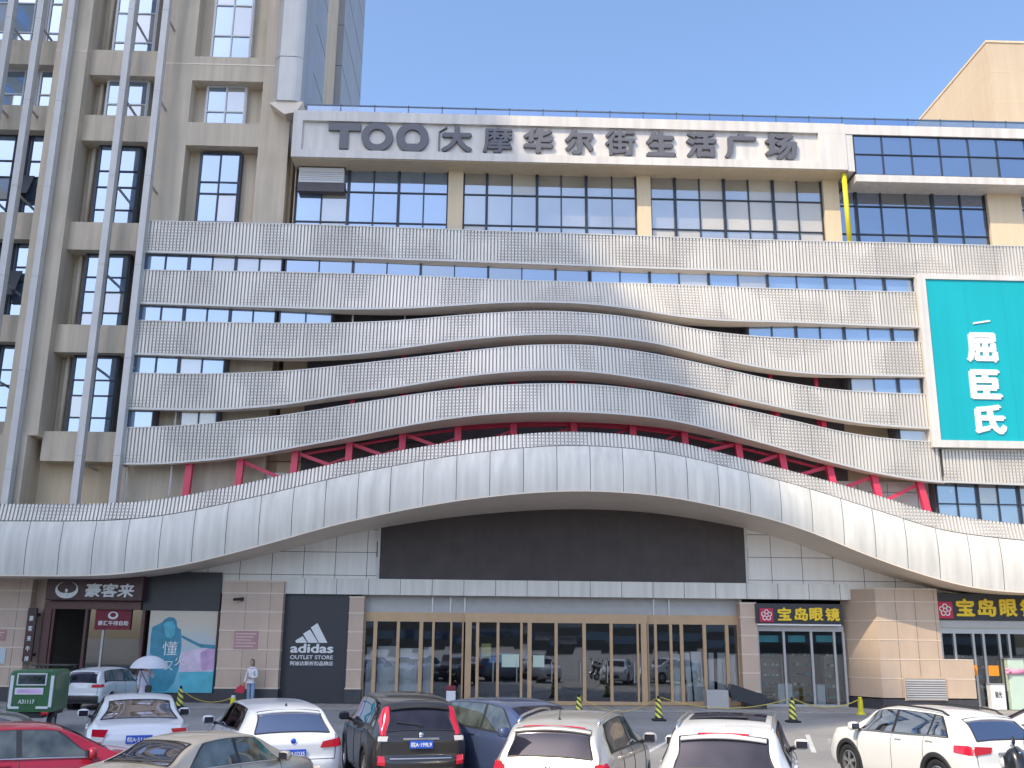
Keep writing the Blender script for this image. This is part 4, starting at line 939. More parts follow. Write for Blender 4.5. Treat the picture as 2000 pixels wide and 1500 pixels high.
class Car:
    def __init__(s, kind, name, label, cat, px, depth, a, colour, group=None, hscale=1., scale=1., ref='r', **kw):
        P = PROF[kind]; s.P = P; s.kind = kind; s.kw = kw; s.col = PAINT[colour]
        s.top = herm(P['top']); s.belt = herm(P['belt']); s.L = P['L']; s.hw = P['hw']
        h = s.L/2
        s.wid = herm([(-h, .88), (-h+.10, .955), (-h+.35, .985), (-h+.9, 1), (h-1.1, 1), (h-.5, .965), (h-.15, .86), (h, .70)])
        s.bot = herm([(-h, .34), (-h+.5, .24), (-1, .20), (1, .20), (h-.5, .22), (h, .30)])
        X = (px-1000)/F*depth; pos = CAM+fwd*(depth*math.cos(PITCH)); 
        x0 = CAM.x+math.sin(YAW)*depth+math.cos(YAW)*X; y0 = CAM.y+math.cos(YAW)*depth-math.sin(YAW)*X
        if ref == 'r': x0 += math.sin(R(a))*h*scale; y0 += math.cos(R(a))*h*scale
        s.o = thing(name, label, cat, (x0, y0, 0), R(90-a), group); s.o.scale = (scale, scale, hscale*scale)
        s.body(); s.extras()
    def ring(s, x):
        w = s.hw*s.wid(x); zb = s.bot(x); be = s.belt(x); tp = max(s.top(x), be+.02); h = tp-be
        k = min(1, h/.36); k = k*k*(3-2*k); wr = w*.90+(min(s.P['wr'], w*.9)-w*.90)*k
        return [(0, zb), (w*.80, zb), (w*.955, zb+.05), (w, zb+.55*(be-zb)), (w*.985, be-.10), (w*.94, be), (w*.92+(wr-w*.92)*.42, be+h*.42), (wr+.035*k, be+h*.84), (wr*.90, tp-.022-.01*k), (wr*.5, tp-.006), (0, tp)]
    def S(s, x, v):
        g = s.ring(x); i = min(int(v), 9); t = v-i
        p = [g[max(0, i-1)], g[i], g[i+1], g[min(10, i+2)]]
        if i == 0: p[0] = (-g[1][0], g[1][1])
        if i == 9: p[3] = (-g[9][0], g[9][1])
        if i in (1, 2, 5): t0 = t
        q = []
        for c in (0, 1):
            a, b, cc, d = p[0][c], p[1][c], p[2][c], p[3][c]
            q.append(.5*((2*b)+(cc-a)*t+(2*a-5*b+4*cc-d)*t*t+(3*b-a-3*cc+d)*t**3))
        return Vector((x, q[0], q[1]))
    def N(s, x, v):
        e = .01; du = s.S(x+e, v)-s.S(x-e, v); dv = s.S(x, min(10, v+.02))-s.S(x, max(0, v-.02))
        n = du.cross(dv).normalized(); return n
    def pt(s, x, v, off, side=1):
        p = s.S(x, v)+s.N(x, v)*off*1.0
        q = s.S(x, v)-s.N(x, v)*off
        c = Vector((0, 0, .7))
        if v > 5 or True:
            cc = Vector((x, 0, .75)); p = p if (p-cc).length > (q-cc).length else q
        return Vector((p.x, p.y*side, p.z))
    def patch(s, mb, ub, ut, v0, v1, off=.006, side=1, nu=10, nv=5, m=0):
        rows = []
        for j in range(nv+1):
            t = j/nv; v = v0+(v1-v0)*t; a = ub[0]+(ut[0]-ub[0])*t; b = ub[1]+(ut[1]-ub[1])*t
            rows.append([s.pt(a+(b-a)*i/nu, v, off, side) for i in range(nu+1)])
        mb.grid(rows, m); return mb
    def across(s, mb, xa, xb, v0, off=.006, inset=0., n=8, m=0, xa2=None):
        rows = []
        for j in range(n+1):
            x = xa+(xb-xa)*j/n; vs = [v0+(10-v0)*i/8 for i in range(9)]
            l = [s.pt(x, v, off, 1) for v in vs]; r = [s.pt(x, v, off, -1) for v in vs[:-1]]
            rows.append(l+r[::-1])
        mb.grid(rows, m); return mb
    def RF(s, y, z, off=0.):
        return Vector((-s.L/2-rear_bulge(y, z, s.hw, 1)-off, y, z))
    def FF(s, y, z, off=0.):
        return Vector((s.L/2+.10*(1-min(1, abs(y)/s.hw)**2)+.05*math.exp(-((z-.45)/.15)**2)+off, y, z))
    def rpatch(s, mb, quad, off=.008, n=6, m=0, f=None):          # quad: (y,z) corners bl, br, tr, tl
        bl, br, tr, tl = [Vector((0, *q)) for q in quad]; rows = []; f = f or s.RF
        for j in range(n+1):
            t = j/n; row = []
            for i in range(n+1):
                u = i/n; p = (bl*(1-u)+br*u)*(1-t)+(tl*(1-u)+tr*u)*t; lim = s.hw*.875 if f == s.RF else 9; p.y = max(-lim, min(lim, p.y)); row.append(f(p.y, p.z, off))
            rows.append(row)
        mb.grid(rows, m); return mb
    def body(s):
        h = s.L/2; P = s.P; step = .03; n = int(s.L/step); xs = [-h+s.L*i/n for i in range(n+1)]
        vs = [0, .5, 1]+[1+.5*k for k in range(1, 3)]+[2+.14*k for k in range(1, 8)]+[3+.14*k for k in range(0, 8)]+[4+.25*k for k in range(0, 5)]+[5.1, 5.3]+[5.5+.25*k for k in range(0, 7)]+[7.2, 7.4, 7.6, 7.8, 8, 8.25, 8.5, 9, 9.5, 10]
        vs = sorted(set(round(v, 3) for v in vs))
        rows = []
        for x in xs:
            l = [s.S(x, v) for v in vs]; rows.append([Vector((p.x, -p.y, p.z)) for p in l[::-1]][:-1]+l[0:-1])
        # ring order: right side from roof to sill, then left side from sill up
        rows = []
        for x in xs:
            l = [s.S(x, v) for v in vs]; rows.append(l+[Vector((p.x, -p.y, p.z)) for p in l[-2:0:-1]])
        mb = MB(); mb.grid(rows, 0, True)
        wheels = (P['wb'], P['wf']); ra = P['r']+.055
        keep = []
        for f in mb.f:
            c = Vector((0, 0, 0))
            for i in f: c += Vector(mb.v[i])
            c /= 4
            cut = any((c.x-wx)**2+(c.z-P['r'])**2 < ra*ra for wx in wheels) and abs(c.y) > s.hw*.45 and c.z < .95
            if not cut: keep.append(f)
        mb.f = keep; mb.m = [0]*len(keep)
        for x, fn in ((-h, s.RF), (h, s.FF)):
            l = [s.S(x, v) for v in vs]; rows = []
            for p in l: rows.append([(Vector((x, -p.y+2*p.y*i/12, p.z)) if i in (0, 12) else fn(-p.y+2*p.y*i/12, p.z)) for i in range(13)])
            # soften: blend the bulge out at the top edge
            ztp = l[-1].z
            for r in rows:
                for i, q in enumerate(r):
                    k = min(1, max(0, (ztp-q.z)/.10)); k2 = min(1, max(0, (q.z-l[0].z)/.04)); q.x = x+(q.x-x)*k*k2
            mb.grid(rows)
        o = mb.build('body', s.col, s.o, smooth=True, local=True, weld=True); smooth_by_angle(o, 42)
        s.bodyo = o
        # arches, wells, wheels
        for wx in wheels:
            for sd in (1, -1):
                ar = MB(); rws = []
                cl = s.kw.get('cladding')
                for k in range(21):
                    t = math.pi*(-.06+1.12*k/20); c_, s_ = math.cos(t), math.sin(t); row = []
                    for r_, dy in ((ra-.03, -.10), (ra-.03, .004), (ra-.01, .016), (ra+(.055 if cl else .018), .012), (ra+(.065 if cl else .022), -.02)):
                        x, z = wx+r_*c_, P['r']+r_*s_; zz_ = max(.22, min(z, .95))
                        v = 2.2; yy = 0
                        be = s.belt(x); zb = s.bot(x); v = 3 if z < zb+.55*(be-zb) else 3.6
                        lo, hi = 2., 5.
                        for _ in range(14):
                            md = (lo+hi)/2
                            if s.S(x, md).z < zz_: lo = md
                            else: hi = md
                        yy = s.S(x, lo).y; row.append((x, sd*(yy+dy), z))
                    rws.append(row)
                ar.grid(rws); ar.build('wheel_arch', M['plastic'] if cl else s.col, s.o, smooth=True, local=True)
                wl = MB(); wl.lathe([(0, -.28), (ra+.03, -.28), (ra+.03, -.02)], (wx, sd*(s.hw-.10) if sd < 0 else s.hw-.10, P['r']), 24, 'y') if sd > 0 else wl.lathe([(0, .28), (ra+.03, .28), (ra+.03, .02)], (wx, -(s.hw-.10), P['r']), 24, 'y')
                wl.build('wheel_well', M['plastic'], s.o, local=True)
                r = P['r']; cy = sd*(s.hw-.13)
                ty = MB(); ty.lathe([(r*.66, -.10), (r*.93, -.11), (r, -.085), (r, .085), (r*.93, .11), (r*.66, .10), (r*.64, .0), (r*.66, -.10)], (wx, cy, r), 30, 'y')
                wo = ty.build('wheel', M['rubber'], s.o, smooth=True, local=True)
                rm = MB(); rm.lathe([(r*.67, .095*sd), (r*.60, .10*sd), (r*.57, .05*sd), (r*.57, -.05*sd)], (wx, cy, r), 30, 'y')
                for k in range(5):
                    t = 2*math.pi*k/5+.3; c_, s_ = math.cos(t), math.sin(t)
                    for q in (-.13, .13):
                        c2, s2 = math.cos(t+q), math.sin(t+q)
                        rm.bar((wx+r*.12*c_, cy+sd*.085, r+r*.12*s_), (wx+r*.62*c2, cy+sd*.075, r+r*.62*s2), .032, .03)
                rm.lathe([(0, .10*sd), (r*.15, .095*sd), (r*.18, .05*sd)], (wx, cy, r), 16, 'y')
                rm.build('rim', M['rim'], wo, local=True)
                dk = MB(); dk.lathe([(0, .0), (r*.58, .0)], (wx, cy, r), 24, 'y'); dk.build('brake_disc', M['plastic'], wo, local=True)
    def add(s, mb, name, m_, parent=None, smooth=False, label=None):
        o = mb.build(name, M[m_] if isinstance(m_, str) else m_, parent or s.o, smooth=smooth, local=True, label=label); return o
    def extras(s):
        P = s.P; kw = s.kw; h = s.L/2; gl = kw.get('glass', 'carglass'); sg = kw.get('sideglass', gl)
        # glass
        r0, r1 = P['rg']; mb = MB(); s.across(mb, r0, r1, kw.get('rv', 8.05), .006); rw = s.add(mb, 'rear_window', gl, smooth=True)
        mb = MB()
        for v in (kw.get('rv', 8.05),):
            for sd in (1, -1): mb.tube([s.pt(r0+(r1-r0)*k/8, v, .008, sd) for k in range(9)], .012, 5)
        for x in (r0, r1): mb.tube([s.pt(x, v, .006, 1) for v in [8.05+1.95*k/6 for k in range(7)]]+[s.pt(x, v, .006, -1) for v in [10-1.95*k/6 for k in range(1, 7)]], .012, 5)
        s.add(mb, 'seal', 'plastic', rw)
        w0, w1 = P['ws']; mb = MB(); s.across(mb, w0, w1, 8.05, .006); s.add(mb, 'windscreen', gl, smooth=True)
        # side windows: (bottom x range, top x range)
        back = {'sedan': -1.18, 'hatch': -1.45, 'suv': -1.75, 'cross': -1.35}[s.kind]
        bt = back-.25 if s.kind != 'sedan' else back-.02
        tops = {'sedan': (-.80, .42), 'hatch': (-1.38, .38), 'suv': (-1.72, .50), 'cross': (-1.30, .48)}[s.kind]
        bots = {'sedan': (-1.32, 1.02), 'hatch': (-1.62, .98), 'suv': (-1.90, 1.06), 'cross': (-1.62, .98)}[s.kind]
        mid = -.10
        spl = [(bots[0], mid-.04, tops[0], mid-.06), (mid+.04, bots[1], mid+.02, tops[1])]
        if s.kind in ('suv', 'cross'): q = -1.08; spl = [(bots[0], q-.05, tops[0], q-.10), (q+.0, mid-.04, q-.04, mid-.06), spl[1]]
        for sd in (1, -1):
            bk = MB(); s.patch(bk, (bots[0]-.05, bots[1]+.06), (tops[0]-.04, tops[1]+.05), 5.18, 7.12, .003, sd, 24, 5); s.add(bk, 'pillar_trim', 'plastic', smooth=True)
            for b0, b1, t0, t1 in spl:
                mb = MB(); s.patch(mb, (b0, b1), (t0, t1), 5.32, 7.0, .008, sd, 10, 5); s.add(mb, 'side_window', sg, smooth=True)
            if kw.get('brightline'):
                mb = MB(); mb.tube([s.pt(bots[0]+(bots[1]-bots[0])*k/14, 5.22, .012, sd) for k in range(15)], .014, 5); s.add(mb, 'window_trim', 'trim')
            # door seams and handles
            for x in (mid, -1.02 if s.kind != 'sedan' else -1.0, .95):
                mb = MB(); mb.tube([s.pt(x+(.0 if v > 3 else .03*(3-v)), v, -.001, sd) for v in [2.1+.25*k for k in range(13)]], .006, 4); s.add(mb, 'door_seam', 'plastic')
            for x in (-.32, -1.18 if s.kind == 'sedan' else -1.2):
                mb = MB(); p = s.pt(x, 4.5, .012, sd); mb.bbox(p.x-.10, p.x+.10, p.y-.02, p.y+.02, p.z-.016, p.z+.016, .008); s.add(mb, 'door_handle', s.col)
            # mirror
            p = s.pt(.92, 5.2, .0, sd); mb = MB(); bm = bmesh.new(); bmesh.ops.create_uvsphere(bm, u_segments=14, v_segments=10, radius=1)
            for v in bm.verts:
                q = v.co.copy(); q = Vector((math.copysign(abs(q.x)**.7, q.x), math.copysign(abs(q.y)**.7, q.y), math.copysign(abs(q.z)**.7, q.z)))
                v.co = Vector((p.x+.0+q.x*.075+(.03 if abs(q.y) < .3 else 0), p.y+sd*.15+q.y*.115, p.z+.085+q.z*.085))
            mb.frombm(bm); mo = s.add(mb, 'mirror', s.col, smooth=True)
            mb = MB(); mb.bar((p.x+.02, p.y-sd*.02, p.z+.01), (p.x+.01, p.y+sd*.10, p.z+.05), .06, .05); s.add(mb, 'mirror_arm', 'plastic', mo)
            mb = MB(); mb.bbox(p.x-.082, p.x-.070, p.y+sd*.15-.085, p.y+sd*.15+.085, p.z+.03, p.z+.14, .004); s.add(mb, 'mirror_glass', 'carglass', mo)
        # rear lamps
        for sd in (1, -1):
            lm = [M['lampred'], M['lampclear'], M['plastic']]
            for q in kw['lamp']:
                mb = MB(); quad = [(y*sd, z) for y, z in q[0]]; s.rpatch(mb, quad if sd > 0 else [quad[1], quad[0], quad[3], quad[2]], .014, 6, q[1]); mb.build('rear_lamp', lm, s.o, smooth=True, local=True)
            if 'lamptall' in kw:
                mb = MB(); x0, x1, v0, v1 = kw['lamptall']; s.patch(mb, (x0, x1), (x0, x1), v0, v1, .012, sd, 8, 4, 0); mb.build('rear_lamp', lm, s.o, smooth=True, local=True)
            if 'lampside' in kw:                                   # the lens wraps round the corner at the same height
                za, zb_ = kw['lamp'][0][0][1][1], kw['lamp'][0][0][2][1]; x1 = kw['lampside']; mb = MB(); rows = []
                for j_ in range(5):
                    row = []
                    for i_ in range(7):
                        x = -h+.004+(x1+h)*i_/6; k_ = i_/6; z = (za+.03*k_)+(zb_-.02*k_-za-.03*k_)*j_/4; lo, hi = 3., 5.4
                        for _ in range(14):
                            md = (lo+hi)/2
                            if s.S(x, md).z < z: lo = md
                            else: hi = md
                        row.append(s.pt(x, lo, .012, sd))
                    rows.append(row)
                mb.grid(rows); mb.build('rear_lamp', lm, s.o, smooth=True, local=True)
        # bumper trim, plate, badge, wiper
        b = kw.get('bumper', ((-.62, .30), (.62, .30), (.66, .44), (-.66, .44)))
        mb = MB(); s.rpatch(mb, b, .012, 8); s.add(mb, 'bumper', kw.get('bumpermat', 'plastic'), smooth=True)
        if kw.get('chromeline'):
            z = kw['chromeline']; mb = MB(); mb.tube([s.RF(-.58+1.16*k/10, z, .014) for k in range(11)], .013, 6); s.add(mb, 'chrome_strip', 'chrome')
        if kw.get('chromebar'):
            z, wd = kw['chromebar']; mb = MB(); mb.bbox(s.RF(0, z).x-.035, s.RF(0, z).x+.03, -wd, wd, z-.02, z+.02, .008); s.add(mb, 'chrome_bar', 'chrome')
        py_, pz = kw.get('plate', (0, .80)); pt = kw.get('ptext')
        if pt:
            mb = MB(); x = s.RF(py_, pz).x-.02; mb.bbox(x-.008, x+.01, py_-.22, py_+.22, pz-.07, pz+.07, .004); po2 = s.add(mb, 'number_plate', 'plate')
            t = MB(); t.text(pt, -.195, .195, -.045, .045, 0, .004, bold=.012)
            t.v = [(x-.009+yy, py_-xx, pz+zz_) for xx, yy, zz_ in t.v]; s.add(t, 'lettering', 'white', po2)
        mb = MB(); zc_ = kw.get('seam', .62); mb.tube([s.RF(-.72+1.44*k/12, zc_, .001) for k in range(13)], .006, 4)
        for sd in (1, -1): mb.tube([s.RF(sd*(.72+.02*k/5), zc_+(s.top(-h)-.06-zc_)*k/5, .001) for k in range(6)], .006, 4)
        s.add(mb, 'tailgate_seam', 'plastic')
        if kw.get('badge'):
            z = kw['badge']; mb = MB(); mb.lathe([(0, -.012), (.04, -.012), (.045, 0)], (s.RF(0, z).x, 0, z), 16, 'x'); s.add(mb, 'badge', kw.get('badgemat', 'chrome'), smooth=True)
        if kw.get('wiper'):
            xw = r0+(r1-r0)*.86; p0 = s.pt(xw, 10, .02); p1 = s.pt(xw-.03*(1 if r1 > r0 else -1), 8.6, .025); mb = MB(); mb.tube([p0, p1], .012, 5); mb.lathe([(0, -.02), (.03, -.02), (.03, .02), (0, .02)], p0, 10, 'x'); s.add(mb, 'wiper', 'plastic')
        if kw.get('fin'):
            x = P['rg'][0]+.28; z = s.top(x); mb = MB(); mb.add([(x-.10, -.018, z-.01), (x-.10, .018, z-.01), (x+.10, 0, z-.01), (x-.07, 0, z+.06), (x-.10, 0, z+.055)], [(0, 2, 3), (2, 1, 3), (0, 3, 4), (3, 1, 4), (0, 4, 1)]); s.add(mb, 'antenna', kw['fin'])
        if kw.get('mast'):
            x = P['rg'][0]+.35; z = s.top(x); mb = MB(); mb.tube([(x, 0, z), (x-.16, -.05, z+.17)], .006, 5); mb.lathe([(0, .03), (.025, .01), (.03, 0)], (x, 0, z-.005), 10); s.add(mb, 'antenna', 'plastic')
        if kw.get('rails'):
            x0, x1 = P['rg'][0]+.25, P['ws'][0]-.05
            for sd in (1, -1):
                mb = MB(); pts = []
                for k in range(13):
                    t = k/12; p = s.pt(x0+(x1-x0)*t, 7.55, .0, sd); e = .055*min(1, math.sin(math.pi*t)*5); pts.append((p.x, p.y, p.z+e))
                mb.tube(pts, .020, 6); s.add(mb, 'roof_rail', kw['rails'], smooth=True)
        if kw.get('brake'):
            x = P['rg'][0]; wdt = kw['brake']; mb = MB()
            rows = []
            for xx in (x+.035, x-.005): rows.append([s.pt(xx, 10-2*abs(y_)/.6*.95, .012, 1 if y_ >= 0 else -1) for y_ in [-wdt+2*wdt*k/8 for k in range(9)]])
            mb.grid(rows); s.add(mb, 'brake_light', 'lampred')
        if kw.get('sunroof'):
            x0, x1 = kw['sunroof']; mb = MB(); s.across(mb, x0, x1, 8.25, .006); s.add(mb, 'roof_glass', 'carglass', smooth=True)
        if kw.get('spoiler'):
            x = P['rg'][0]; mb = MB(); rows = []
            for dx, dz in ((.20, .012), (-.02, .015), (-.10, -.005), (-.08, -.035), (.0, -.02)):
                rows.append([Vector((x+dx, y_, s.top(max(x, x+dx))-.05*(abs(y_)/.6)**2+dz-.002)) for y_ in [-.55+1.1*k/10 for k in range(11)]])
            mb.grid(rows); s.add(mb, 'spoiler', kw['spoiler'] if isinstance(kw['spoiler'], str) else s.col, smooth=True)
        # headlamps and grille on the nose
        for sd in (1, -1):
            mb = MB(); s.rpatch(mb, [(sd*.42, .56), (sd*.68, .60), (sd*.70, .70), (sd*.45, .66)], .012, 4, 0, s.FF); s.add(mb, 'headlamp', 'lampclear', smooth=True)
        mb = MB(); s.rpatch(mb, [(-.40, .42), (.40, .42), (.42, .60), (-.42, .60)], .010, 5, 0, s.FF); s.add(mb, 'grille', 'plastic', smooth=True)
gp = 'cars parked in front of the mall'
lampH = [([(.42, .80), (.80, .80), (.80, .93), (.46, .91)], 0)]
Car('sedan', 'parked_car', 'white taxi sedan with white and red tail lamps parked behind the green tricycle', 'car', 318, 18.6, -20, 'cool', gp,
    lamp=[([(.58, .84), (.80, .86), (.79, .98), (.52, .97)], 0), ([(.60, .76), (.81, .78), (.80, .86), (.58, .84)], 1), ([(.66, .62), (.82, .66), (.81, .78), (.62, .76)], 0)], ptext='皖A·51117', plate=(0, .80), bumpermat=PAINT['cool'])
Car('cross', 'parked_car', 'white hatchback with roundish quarter window parked behind the beige sedan', 'car', 602, 17.7, -22, 'cool', gp,
    lamp=[([(.46, .80), (.84, .82), (.82, .97), (.50, .91)], 0)], lampside=-1.98, ptext='皖A·A1D35', plate=(0, .72), badge=.93, badgemat='plate', fin='plastic', spoiler=True, hscale=.95)
Car('suv', 'parked_car', 'dark brown grey sport utility car with tall red lamps beside its rear window', 'car', 838, 18.2, -15, 'dark', gp, cladding=True, scale=.93,
    lamp=[([(.64, .92), (.85, .93), (.85, 1.01), (.62, 1.01)], 1), ([(.66, .50), (.84, .52), (.84, .68), (.68, .66)], 0)], lamptall=(-2.295, -2.02, 6.0, 8.0), ptext='皖A·199L9', plate=(0, .86), badge=1.03, wiper=True, chromeline=.62, chromebar=(.96, .34), spoiler='plastic',
    bumper=((-.55, .30), (.55, .30), (.60, .44), (-.60, .44)), bumpermat='steel', sideglass='carglasst')
Car('hatch', 'parked_car', 'slate blue hatchback facing the street between the dark and the silver cars', 'car', 1022, 19.2, 148, 'blue', gp, ref='c', lamp=lampH, sideglass='carglasst')
Car('hatch', 'parked_car', 'champagne silver hatchback with roof rails and a red strip above the rear window', 'car', 1074, 14.6, 18, 'silver', gp, rails='trim', mast=True, brake=.5,
    lamp=[([(.60, .72), (.82, .74), (.82, .95), (.66, .93)], 0)], lampside=-1.94, badge=.86, ptext='皖A·32715', plate=(0, .66), spoiler=True, sideglass='carglasst')
Car('suv', 'parked_car', 'white sport utility car with dark glass roof panel right of the silver hatchback', 'car', 1395, 13.3, 17, 'white', gp, rails='trim', brake=.33, sunroof=(-1.2, .45), scale=.98,
    lamp=[([(.66, .72), (.86, .74), (.84, 1.02), (.74, 1.02)], 0)], lampside=-2.12, badge=.98, chromebar=(.88, .42), ptext='皖A·7K208', plate=(0, .76), spoiler=True, fin=PAINT['white'], hscale=.94)
Car('cross', 'parked_car', 'white crossover seen from behind its left side near the far right optician', 'car', 1926, 17.6, -15, 'white', gp, scale=.95, cladding=True, rails='plastic',
    lamp=[([(.46, .86), (.84, .82), (.84, .98), (.42, .96)], 0)], lampside=-1.84, ptext='皖A·L1U68', plate=(0, .78), badge=1.0, chromebar=(.86, .32), brightline=True, spoiler=True, sideglass='carglasst')
Car('sedan', 'parked_car', 'white sedan with green tinted side windows at the right edge behind the white crossover', 'car', 2042, 20.6, -62, 'white', gp, ref='c', lamp=lampH, sideglass='carglasst')
Car('sedan', 'parked_car', 'crimson sedan with bright window trim in the near left corner', 'car', 98, 15.4, 58, 'red', gp, ref='c', scale=.91, lamp=lampH, brightline=True, ptext='皖A·86Q21', sideglass='carglasst')
Car('sedan', 'parked_car', 'beige metallic sedan in front of the two white cars on the near left', 'car', 445, 15.4, 27, 'beige', gp, ref='c', scale=.84, lamp=[([(.45, .78), (.80, .80), (.80, .95), (.48, .93)], 0)], ptext='皖A·2B690', brightline=True, sideglass='carglasst')
Car('sedan', 'parked_car', 'dark grey car cut off by the left edge beside the green tricycle', 'car', -105, 21.5, 78, 'grey', gp, ref='c', lamp=lampH, brightline=True, sideglass='carglasst')
Car('suv', 'parked_car', 'white compact car parked close to the restaurant window behind the tricycle', 'car', 200, 36.2, 6, 'cool', gp, scale=.84, lamp=[([(.48, .92), (.84, .92), (.84, 1.06), (.50, 1.04)], 0), ([(.30, .92), (.48, .92), (.50, 1.04), (.32, 1.02)], 1)], lampside=-2.05, bumper=((-.80, .30), (.80, .30), (.84, .60), (-.84, .60)), sideglass='carglasst')
# ================================================================ green cargo tricycle
def place(px, depth, a):
    X = (px-1000)/F*depth
    return CAM.x+math.sin(YAW)*depth+math.cos(YAW)*X, CAM.y+math.cos(YAW)*depth-math.sin(YAW)*X, R(90-a)
M['green'] = mat('green painted sheet', (.035, .13, .05), .35, coat=.3, var=.08, scale=3); M['tape'] = mat('white reflective tape', (.62, .65, .68), .4)
x, y, rz = place(124, 28.3, -8)
tr = thing('cargo_tricycle', 'green electric cargo tricycle with a boxed rear body and white tape strips', 'tricycle', (x, y, 0), rz)
def loc(mb, name, m_, parent=None, smooth=False): return mb.build(name, M[m_] if isinstance(m_, str) else m_, parent or tr, smooth=smooth, local=True)
mb = MB(); pr = [(-.58, .62), (-.58, 1.45)]+[(-.58+.14*(1-math.cos(R(t))), 1.52+.12*math.sin(R(t))) for t in (0, 30, 60, 90)]
pr = pr+[(-q, z) for q, z in pr[::-1]]
rows = [[(xx, yy*f, .62+(z-.62)*g) for yy, z in pr] for xx, f, g in ((-.80, .94, .97), (-.76, 1, 1), (.70, 1, 1), (.74, .96, .98))]
mb.grid(rows); mb.add([(-.80, yy*.94, .62+(z-.62)*.97) for yy, z in pr], [tuple(range(len(pr)))]); mb.add([(.74, yy*.96, .62+(z-.62)*.98) for yy, z in pr], [tuple(range(len(pr)))]); mb.box(-.79, .73, -.56, .56, .58, .625)
loc(mb, 'cargo_box', 'green')
mb = MB(); mb.bbox(-.825, -.80, -.34, .36, 1.28, 1.53, .02); rwd = loc(mb, 'rear_window', 'carglasst'); mb = MB()
for a_ in ((-.36, -.33, 1.26, 1.55), (.35, .38, 1.26, 1.55), (-.36, .38, 1.53, 1.56), (-.36, .38, 1.25, 1.28)): mb.box(-.835, -.80, *a_)
loc(mb, 'window_frame', 'tape', rwd)
mb = MB(); mb.box(-.82, -.80, -.30, .40, 1.02, 1.19); nb_ = loc(mb, 'notice_board', 'tape'); mb = MB(); mb.box(-.825, -.82, -.25, .35, 1.06, 1.15); loc(mb, 'print', 'lilac', nb_)
for yy in (-.50, .50): mb = MB(); mb.box(-.815, -.795, yy-.04, yy+.04, .70, 1.50); loc(mb, 'tape_strip', 'tape')
for a_, b_ in ((-.46, -.16), (.26, .52)): mb = MB(); mb.box(-.82, -.80, a_, b_, .66, .72); loc(mb, 'tape_strip', 'tape')
mb = MB(); mb.box(-.818, -.80, -.16, .34, .76, .92); pl = loc(mb, 'number_plate', 'green'); t = MB(); t.text('A31117', -.2, .2, -.05, .05, 0, .005, bold=.01); t.v = [(-.819+yy, .09-xx, .84+zz_) for xx, yy, zz_ in t.v]; loc(t, 'lettering', 'white', pl)
mb = MB(); mb.box(-.7, 1.4, -.32, .32, .42, .56); mb.box(.75, 1.1, -.40, .40, .55, .95); mb.bar((1.35, 0, .45), (1.55, 0, 1.15), .1, .1); mb.bar((1.50, -.38, 1.15), (1.50, .38, 1.15), .04, .04); mb.box(1.25, 1.36, -.34, .34, .5, 1.0); loc(mb, 'chassis', 'plastic')
mb = MB(); mb.bbox(.78, 1.12, -.36, .36, .95, 1.06, .03); loc(mb, 'seat', 'plastic')
mb = MB(); mb.tube([(.80, -.5, 1.5), (1.5, -.5, 1.72), (1.75, -.45, 1.62)], .02, 6); mb.tube([(.80, .5, 1.5), (1.5, .5, 1.72), (1.75, .45, 1.62)], .02, 6); mb.box(.76, 1.78, -.5, .5, 1.70, 1.73); loc(mb, 'roof', 'plastic')
for wx, wy, r_ in ((-.35, .47, .27), (-.35, -.47, .27), (1.65, 0, .27)):
    mb = MB(); mb.lathe([(r_*.6, -.05), (r_*.9, -.065), (r_, -.04), (r_, .04), (r_*.9, .065), (r_*.6, .05)], (wx, wy, r_), 24, 'y'); wo = loc(mb, 'wheel', 'rubber', smooth=True)
    mb = MB(); mb.lathe([(0, -.03), (r_*.62, -.05), (r_*.62, .05), (0, .03)], (wx, wy, r_), 20, 'y'); loc(mb, 'rim', 'rim', wo)
for yy in (-.4, .4): mb = MB(); mb.bbox(-.83, -.79, yy-.09, yy+.09, .50, .58, .01); loc(mb, 'rear_lamp', 'lampred')
mb = MB(); mb.bbox(1.42, 1.47, -.62, -.46, 1.30, 1.42, .02); mb.bar((1.5, -.38, 1.15), (1.45, -.53, 1.33), .02, .02); loc(mb, 'mirror', 'plastic')
# ================================================================ cones, posts and rope
def stripe():
    m = mat('yellow and black striped plastic', (.72, .66, .06), .45); n = m.node_tree; b = n.nodes['Principled BSDF']
    tc = n.nodes.new('ShaderNodeTexCoord'); sp_ = n.nodes.new('ShaderNodeSeparateXYZ'); n.links.new(tc.outputs['Object'], sp_.inputs[0])
    a = n.nodes.new('ShaderNodeMath'); a.operation = 'MULTIPLY_ADD'; a.inputs[1].default_value = .9; n.links.new(sp_.outputs[0], a.inputs[0]); 
    n.links.new(sp_.outputs[2], a.inputs[2]); d = n.nodes.new('ShaderNodeMath'); d.operation = 'MULTIPLY'; d.inputs[1].default_value = 5.6; n.links.new(a.outputs[0], d.inputs[0])
    f = n.nodes.new('ShaderNodeMath'); f.operation = 'FRACT'; n.links.new(d.outputs[0], f.inputs[0]); l = n.nodes.new('ShaderNodeMath'); l.operation = 'LESS_THAN'; l.inputs[1].default_value = .42; n.links.new(f.outputs[0], l.inputs[0])
    mx = n.nodes.new('ShaderNodeMix'); mx.data_type = 'RGBA'; mx.inputs[6].default_value = (.70, .68, .12, 1); mx.inputs[7].default_value = (.02, .02, .022, 1); n.links.new(l.outputs[0], mx.inputs[0]); n.links.new(mx.outputs[2], b.inputs['Base Color']); return m
M['stripe'] = stripe()
